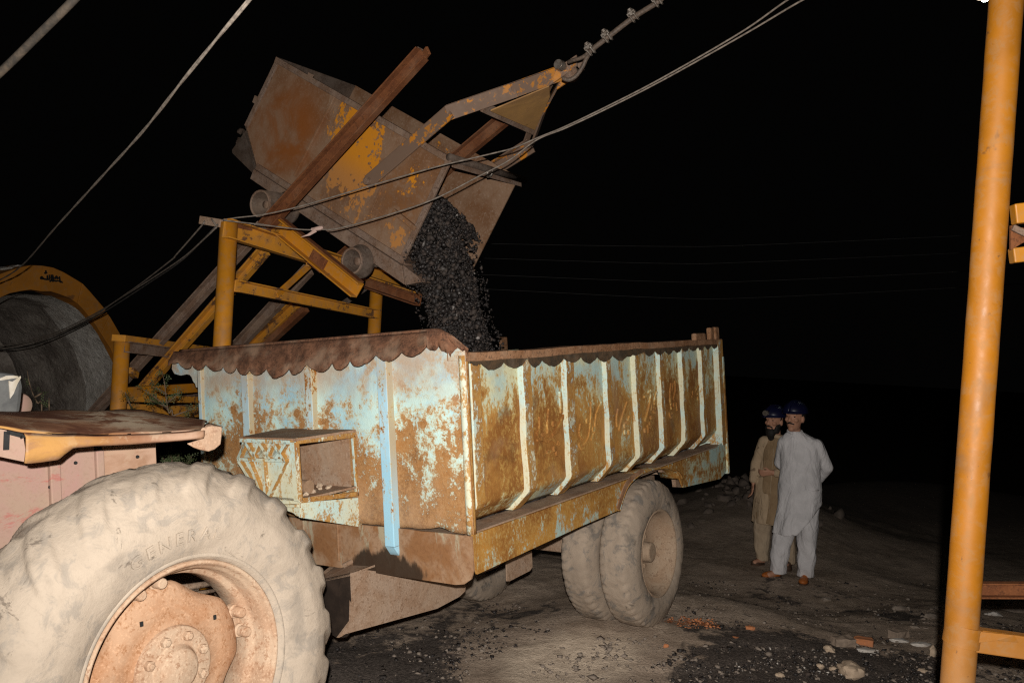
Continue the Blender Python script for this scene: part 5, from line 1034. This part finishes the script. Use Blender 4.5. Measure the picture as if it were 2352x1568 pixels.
MB().tube([(.135,-.150,.955),(.18,-.135,.95),(.235,-.09,.955)], .004, 6).build('pocket_seam', 'gcloth', m1, True)
tz = MB(); ell(tz,(.05,0,.80),(.165,.105,.15)); baggy(tz,[((-.04,.01,.78),.100),((-.075,.0,.50),.104),((-.115,0,.22),.092),((-.11,.01,.045),.080)],0); baggy(tz,[((.135,.01,.78),.100),((.155,.0,.50),.105),((.155,0,.22),.088),((.15,.02,.05),.080)],2)
soft(tz,'trousers','gcloth',m1,.010,2)
shoe(m1,(-.08,.04,0),(-.27,-.10,0),'sandal'); shoe(m1,(.155,.05,0),(.125,-.18,0),'sandal')
helmet(m1,H_,yaw,fdir,hc)
o = MB()
for k in (-1,1): capsule(o, H_(0,.104,-.046), H_(k*.036,.088,-.056), .010, .007, 8)
soft(o,'moustache','hair',m1,.005,1); o = MB()
for k in (-1,1): ell(o, H_(k*.074,-.02,.03),(.045,.010,.05),yaw); ell(o, H_(k*.045,-.07,.0),(.03,.03,.06),yaw)
for k in (-1,1): capsule(o, H_(k*.018,.094,.040), H_(k*.048,.084,.042), .006,.005,6)
soft(o,'hair','hair',m1,.006,1)
for k in (-1,1): ell(o2 := MB(), H_(k*.033,.079,.014),(.011,.012,.009),yaw,10).build('eye','eye',m1,True)
# the bearded man behind him
g2 = P(1773,1312,9.0); g2.z = gz(g2.x,g2.y); F2 = Frame(g2, (ca,-sa,0), (sa,ca,0), (0,0,1))
m2 = thing('person', 'shorter bearded man in tan tunic and brown waistcoat standing behind the grey clothed man', 'person', F2)
bd = MB(); fdir = Vector((-.55,-.83,0)); hc = Vector((-.06,-.02,1.575)); H_, yaw = head(bd, hc, fdir, 1.05)
capsule(bd,(-.03,.01,1.34),(-.05,-.005,1.50),.058,.050); ell(bd,(.0,.01,1.30),(.17,.09,.10)); ell(bd,(.0,.0,1.10),(.15,.10,.24)); ell(bd,(.0,.0,.86),(.15,.11,.14))
limb(bd,[((-.16,.0,1.34),.05),((-.225,.01,1.09),.042),((-.245,-.05,.90),.030)]); limb(bd,[((.14,.0,1.34),.05),((.17,-.06,1.07),.042),((-.04,-.19,1.04),.031)])
hand(bd,(-.247,-.055,.885),(-.05,-.1,-1),(.2,-1,0),.5); hand(bd,(-.05,-.195,1.04),(-.95,-.15,-.15),(0,-.3,1),.8)
limb(bd,[((-.09,0,.85),.09),((-.12,-.02,.46),.06),((-.10,.02,.09),.04)]); limb(bd,[((.09,0,.85),.09),((.12,-.02,.46),.06),((.17,.03,.09),.04)])
capsule(bd,(-.10,.02,.05),(-.18,-.08,.035),.034,.028); capsule(bd,(.17,.03,.05),(.15,-.10,.035),.034,.028)
soft(bd,'body','skin',m2,.0075,3)
kz = robe([(1.435,-.04,.065,.06,0),(1.41,-.02,.12,.075,.01),(1.37,-.005,.18,.090,.01),(1.25,-.01,.185,.115,.01),(1.05,-.015,.185,.130,0),(.85,-.03,.195,.140,0),(.65,-.035,.20,.140,0),(.40,-.035,.20,.135,0)], lambda x, fr2: .46, 6, .4)
limb(kz,[((-.15,.0,1.335),.074),((-.228,.01,1.09),.060),((-.245,-.045,.925),.048)]); limb(kz,[((.13,.0,1.335),.074),((.17,-.06,1.07),.062),((.0,-.18,1.04),.050)])
soft(kz,'kameez','tcloth',m2,.0095,3)
vz = robe([(1.40,-.02,.10,.075,0),(1.37,-.005,.165,.098,.01),(1.25,-.005,.172,.128,.0),(1.05,-.01,.176,.142,0),(.85,-.010,.192,.154,0),(.40,-.005,.198,.156,0)], lambda x, fr2: .475, 5, 2.0); soft(vz,'waistcoat','vest',m2,.010,3)
MB().tube([(-.05,-.14,1.30),(-.055,-.156,1.1),(-.06,-.165,.9),(-.06,-.168,.6)], .004, 6).build('waistcoat_edge', 'tcloth', m2, True)
tz = MB(); ell(tz,(-.0,0,.78),(.165,.12,.14)); baggy(tz,[((-.09,0,.76),.115),((-.12,-.01,.48),.100),((-.125,0,.22),.080),((-.11,.01,.05),.066)],1); baggy(tz,[((.09,0,.76),.115),((.12,-.01,.48),.10),((.155,0,.22),.082),((.17,.02,.05),.066)],3)
soft(tz,'trousers','ttrous',m2,.010,2)
shoe(m2,(-.09,.05,0),(-.21,-.10,0),'dshoe'); shoe(m2,(.175,.05,0),(.14,-.15,0),'dshoe')
h = helmet(m2,H_,yaw,fdir,hc)
q = H_(-.01,.150,.085); MB().lathe(q, fdir, [(0,.018),(.026,.018),(.032,.010),(.030,-.02),(0,-.02)], 18).build('headlamp', 'clip', h, 'angle')
o = MB()
for k in (-1,1): ell(o, H_(k*.058,.028,-.075),(.040,.022,.055),yaw); ell(o, H_(k*.074,-.0,.0),(.022,.010,.055),yaw); capsule(o, H_(0,.100,-.046), H_(k*.034,.086,-.058), .009,.008,8)
ell(o, H_(0,.062,-.115),(.046,.058,.062),yaw); ell(o, H_(0,.050,-.160),(.030,.040,.045),yaw); soft(o,'beard','hair',m2,.007,2)
o = MB()
for k in (-1,1): capsule(o, H_(k*.018,.094,.040), H_(k*.048,.084,.042), .006,.005,6)
soft(o,'eyebrows','hair',m2,.005,1)
for k in (-1,1): ell(MB(), H_(k*.033,.079,.014),(.011,.012,.009),yaw,10).build('eye','eye',m2,True)

# ------------------------------------------------------------------ stones, bricks, coal crumbs
def stone(px, py, wpx, mat, label, cat='stone', kind='rock', asp=(1,.8,.7), name=None):
    q = ground_hit(px, py); r = wpx/2/F*(q.y); rnd = random.Random(int(px*7+py)); fr_ = Frame(q)
    if kind == 'brick':
        m = MB(); a = rnd.uniform(-.4,.4); w, d, h = r, r*.62, r*.62; R = Matrix.Rotation(asp[0],3,'Z')
        m.hexa([R@Vector(p) for p in ((-w,-d,-.01),(w,-d,-.01),(w,d,-.01),(-w,d,-.01))], [R@Vector(p) for p in ((-w*.97,-d*.95,h*1.25),(w*.98,-d*.9,h*1.2),(w,d,h*1.3),(-w,d*.9,h*1.28))])
        bm = bmesh.new(); mv = [bm.verts.new(v) for v in m.v]; [bm.faces.new([mv[i] for i in f]) for f in m.f]; bmesh.ops.subdivide_edges(bm, edges=bm.edges, cuts=3, use_grid_fill=True)
        m = MB(); bm.verts.index_update(); m.add([v.co + Vector((nz(v.co+q,18,.010),nz(v.co+q,18,.010,3),nz(v.co+q,18,.008,5))) for v in bm.verts], [[v.index for v in f.verts] for f in bm.faces]); bm.free()
        o = m.build(name or 'brick', mat, None, False, bevel=.004)
    else:
        bm = bmesh.new(); bmesh.ops.create_icosphere(bm, subdivisions=3, radius=1); m = MB(); cut = [Vector((rnd.gauss(0,1),rnd.gauss(0,1),rnd.gauss(0,1))).normalized() for _ in range(9)]
        vs = []
        for v in bm.verts:
            p = v.co.copy()
            for c in cut:
                e = p.dot(c)-.72
                if e > 0: p -= c*e
            p *= 1+.22*mnoise.fractal(p*2.2+Vector((px,py,0))*.01,.7,2,4); vs.append(Vector((p.x*asp[0]*r,p.y*asp[1]*r,p.z*asp[2]*r+asp[2]*r*.55)))
        m.add(vs, [[v.index for v in f.verts] for f in bm.faces]); bm.free(); o = m.build(name or 'stone', mat, None, True)
        o.data.set_sharp_from_angle(angle=math.radians(28))
    o.matrix_world = fr_.M; return tag(o, label, cat)
D5 = lambda x,y: (1451.8+x*.3827, 1179.6+y*.3827)       # ground close-up
for x,y,w,mat,lab,cat,kd,asp in (
    (1310,965,175,'stone','large pale rock on black coal near the bottom edge','stone','rock',(1,.8,.62)),
    (1262,790,135,'gbrick','dirty grey brick lying beside an orange brick piece','brick','brick',(.15,)),
    (1385,785,105,'brick','orange brick piece touching the dirty grey brick','brick','brick',(-.25,)),
    (1600,740,115,'gbrick','dirty brick block lying behind white plaster flakes','brick','brick',(.5,)),
    (1180,830,85,'stone','small pinkish rock just below the two bricks','stone','rock',(1,.8,.65)),
    (1610,765,130,'wplaster','flat white plaster flake below the dirty block','plaster','rock',(1,.6,.18)),
    (1735,790,130,'wplaster','flat white plaster flake nearest the yellow post','plaster','rock',(1,.6,.22)),
    (1415,822,150,'wplaster','crumbled white plaster in front of the two bricks','plaster','rock',(1,.6,.16)),
    (707,697,66,'brick','orange brick chip alone on the dirt right of the trailer wheel','brick','rock',(1,.8,.6)),
    (203,800,38,'brick','tiny orange brick chip nearest the bottom left of the coal patch','brick','rock',(1,.8,.7)),
    (620,745,44,'brick','flat orange brick chip at the far edge of the coal patch','brick','rock',(1,.8,.35)),
    (840,742,64,'stone2','grey flat stone behind the coal patch','stone','rock',(1,.8,.4)),
    (1165,525,55,'stone2','round grey stone on open dirt in front of the grey clothed man','stone','rock',(1,.9,.7)),
    (1130,925,52,'stone','small pale stone left of the large rock','stone','rock',(1,.8,.7)),
    (1205,935,56,'stone','pale chip wedged against the large rock','stone','rock',(1,.8,.55)),
    (890,975,60,'stone','pinkish chip on coal, second from the bottom edge','stone','rock',(1,.8,.5)),
    (1700,690,66,'stone2','brown stone behind the white plaster flakes','stone','rock',(1,.8,.5)),
    (1600,575,90,'stone2','low brown rubble lump in the middle ground','stone','rock',(1,.8,.45)),
    (1790,625,85,'stone2','brown rubble lump left of the yellow post','stone','rock',(1,.8,.45)),
    (1805,860,75,'stone','upright pale splinter of stone against the foot of the yellow post','stone','rock',(.55,.5,1.3)),
    (1745,950,60,'stone','pale stone near the foot of the yellow post','stone','rock',(1,.8,.6)),
    (2165,555,100,'stone2','whitish rock behind the yellow post under the rusty bar','stone','rock',(1,.8,.7)),
    (2300,590,170,'stone2','wide brown rock at the right edge under the rusty bar','stone','rock',(1,.8,.6)),
    (2170,615,100,'wplaster','white plaster lump behind the yellow post','plaster','rock',(1,.7,.4)),
    (2290,760,70,'stone2','grey stone on the rubble right of the yellow post','stone','rock',(1,.8,.5))):
    px, py = D5(x,y); stone(px, py, w*.3827, mat, lab, cat, kd, asp)
def inpoly(x, y, pl):
    r = False
    for (x0,y0),(x1,y1) in zip(pl, pl[1:]+pl[:1]):
        if (y0 > y) != (y1 > y) and x < (x1-x0)*(y-y0)/(y1-y0)+x0: r = not r
    return r
def scatter(name, polys, n, r0, r1, mat, label, cat, low=True, sq=(1,1,.6)):
    cs_ = []; rs = []
    for pl, share in polys:
        x0, x1 = min(p[0] for p in pl), max(p[0] for p in pl); y0, y1 = min(p[1] for p in pl), max(p[1] for p in pl); k = 0
        while k < n*share:
            x, y = random.uniform(x0,x1), random.uniform(y0,y1)
            if not inpoly(x,y,pl) or mnoise.noise(Vector((x*.012,y*.03,2))) < random.uniform(-.5,.3): continue
            d = ray(x,y); lo, hi = 1.5, 14.0
            for _ in range(12):
                mid = (lo+hi)/2; q = CAM+d*mid
                if q.z > gz(q.x,q.y): lo = mid
                else: hi = mid
            q = CAM+d*hi; r = r0*(r1/r0)**(random.random()**2.2); cs_.append((q.x,q.y,q.z+r*.25)); rs.append(r); k += 1
    return tag(lumps(name, cs_, rs, mat, 'stuff', sq, low=low), label, cat)
cp = [([(735,1568),(735,1480),(900,1430),(1180,1380),(1300,1440),(1150,1500),(1050,1568)],.34), ([(1440,1568),(1560,1490),(1800,1460),(2190,1470),(2160,1568)],.40), ([(1560,1330),(2150,1340),(2170,1470),(1560,1440)],.14), ([(2240,1380),(2352,1370),(2352,1568),(2230,1568)],.12)]
scatter('coal_crumbs', cp, 3600, .0035, .022, 'coal', 'black coal crumbs scattered over the dirt', 'coal')
scatter('gravel', cp + [([(1200,1568),(1300,1440),(1560,1440),(1500,1568)],.25), ([(1560,1440),(1600,1330),(2170,1330),(2160,1450)],.35)], 1700, .003, .024, 'stone2', 'small brown gravel scattered over the dirt', 'gravel')
scatter('plaster_bits', [([(740,1568),(740,1500),(1000,1480),(1000,1568)],.25), ([(1560,1540),(1620,1490),(2150,1480),(2150,1568)],.55), ([(2240,1400),(2352,1390),(2352,1568),(2230,1568)],.2)], 260, .0025, .012, 'wplaster', 'white crumbs of plaster and ash on the coal patches', 'rubble')
scatter('brick_crumbs', [([(1515,1440),(1540,1415),(1640,1420),(1660,1445)],1.0)], 160, .004, .02, 'brick', 'crushed orange brick beside the trailer wheel', 'rubble')
hq = P(1705,1085,11.5); cs_ = []; rs = []
for k in range(160):
    x, y = random.gauss(hq.x,.55), random.gauss(hq.y,.5); cs_.append((x,y,gz(x,y)+.01)); rs.append(random.uniform(.02,.09))
tag(lumps('spoil_rubble', cs_, rs, 'darkrock', low=False), 'rubble heap in the dark behind the trailer', 'rubble')

# ------------------------------------------------------------------ thorny plants
def plant(label, branches, depth, nleaf, group='thorny plants behind the tractor'):
    b0 = P(*branches[0][0], depth); gb = Vector((b0.x, b0.y, gz(b0.x,b0.y))); fr_ = Frame(gb); root = thing('thorn_bush', label, 'plant', fr_, group); lf = MB()
    for bi, br_ in enumerate(branches):
        pts = [P(x,y,depth+random.uniform(-.08,.08)) for x,y in br_]
        if bi == 0: pts = [gb, gb + (pts[0]-gb)*.5] + pts
        sp_ = smoothpath([fr_.loc(p) for p in pts], 6); MB().tube(sp_, [.006*(1-.7*i/len(sp_)) for i in range(len(sp_))], 5).build('stem', 'twig', root, True)
        lo_ = 6 if bi else len(sp_)//2
        for k in range(nleaf):
            p = sp_[random.randint(lo_, len(sp_)-1)] if len(sp_) > lo_ else sp_[-1]; d = Vector((random.gauss(0,1),random.gauss(0,1),random.gauss(0,1))).normalized(); s_ = Vector((random.gauss(0,1),random.gauss(0,1),random.gauss(0,1))).normalized()
            for q in range(5):
                c = p + d*(.010+.008*q); l_ = .010*random.uniform(.7,1.4); e = d.cross(s_).normalized()*(l_)*(1 if q%2 else -1); f_ = d*.004; lf.add([c-f_, c+e*.5-f_*1.2, c+e, c+e*.5+f_*1.2], [(0,1,2,3)])
    tag(lf.build('leaves', 'leaf', root), kind='stuff'); return root
plant('thorny plant with feathery leaves rising in front of the yellow frame', [[(396,960),(388,948),(382,915),(378,880),(372,850)],[(386,938),(360,915),(328,893)],[(384,925),(400,912),(414,900)],[(396,955),(425,945),(452,936)],[(382,905),(368,895),(352,888)],[(386,940),(372,930),(345,918)]], 5.2, 20)
plant('thin bare stem with few leaves in front of the tunnel mouth', [[(96,950),(86,925),(76,905),(68,880),(62,848)],[(80,912),(92,905),(102,900)],[(114,950),(113,930),(113,912)]], 4.6, 7)
plant('low leafy bush in the gap under the rusty fender end', [[(385,1090),(380,1070),(376,1050)],[(383,1085),(400,1062),(410,1045)],[(386,1088),(425,1068),(440,1048)],[(386,1088),(440,1082),(462,1062)],[(385,1080),(395,1060),(392,1040)]], 5.0, 34)
plant('sprig of dark leaves against the short yellow post', [[(312,960),(305,945),(300,930),(290,905)],[(300,930),(292,915),(288,900)]], 5.4, 10)
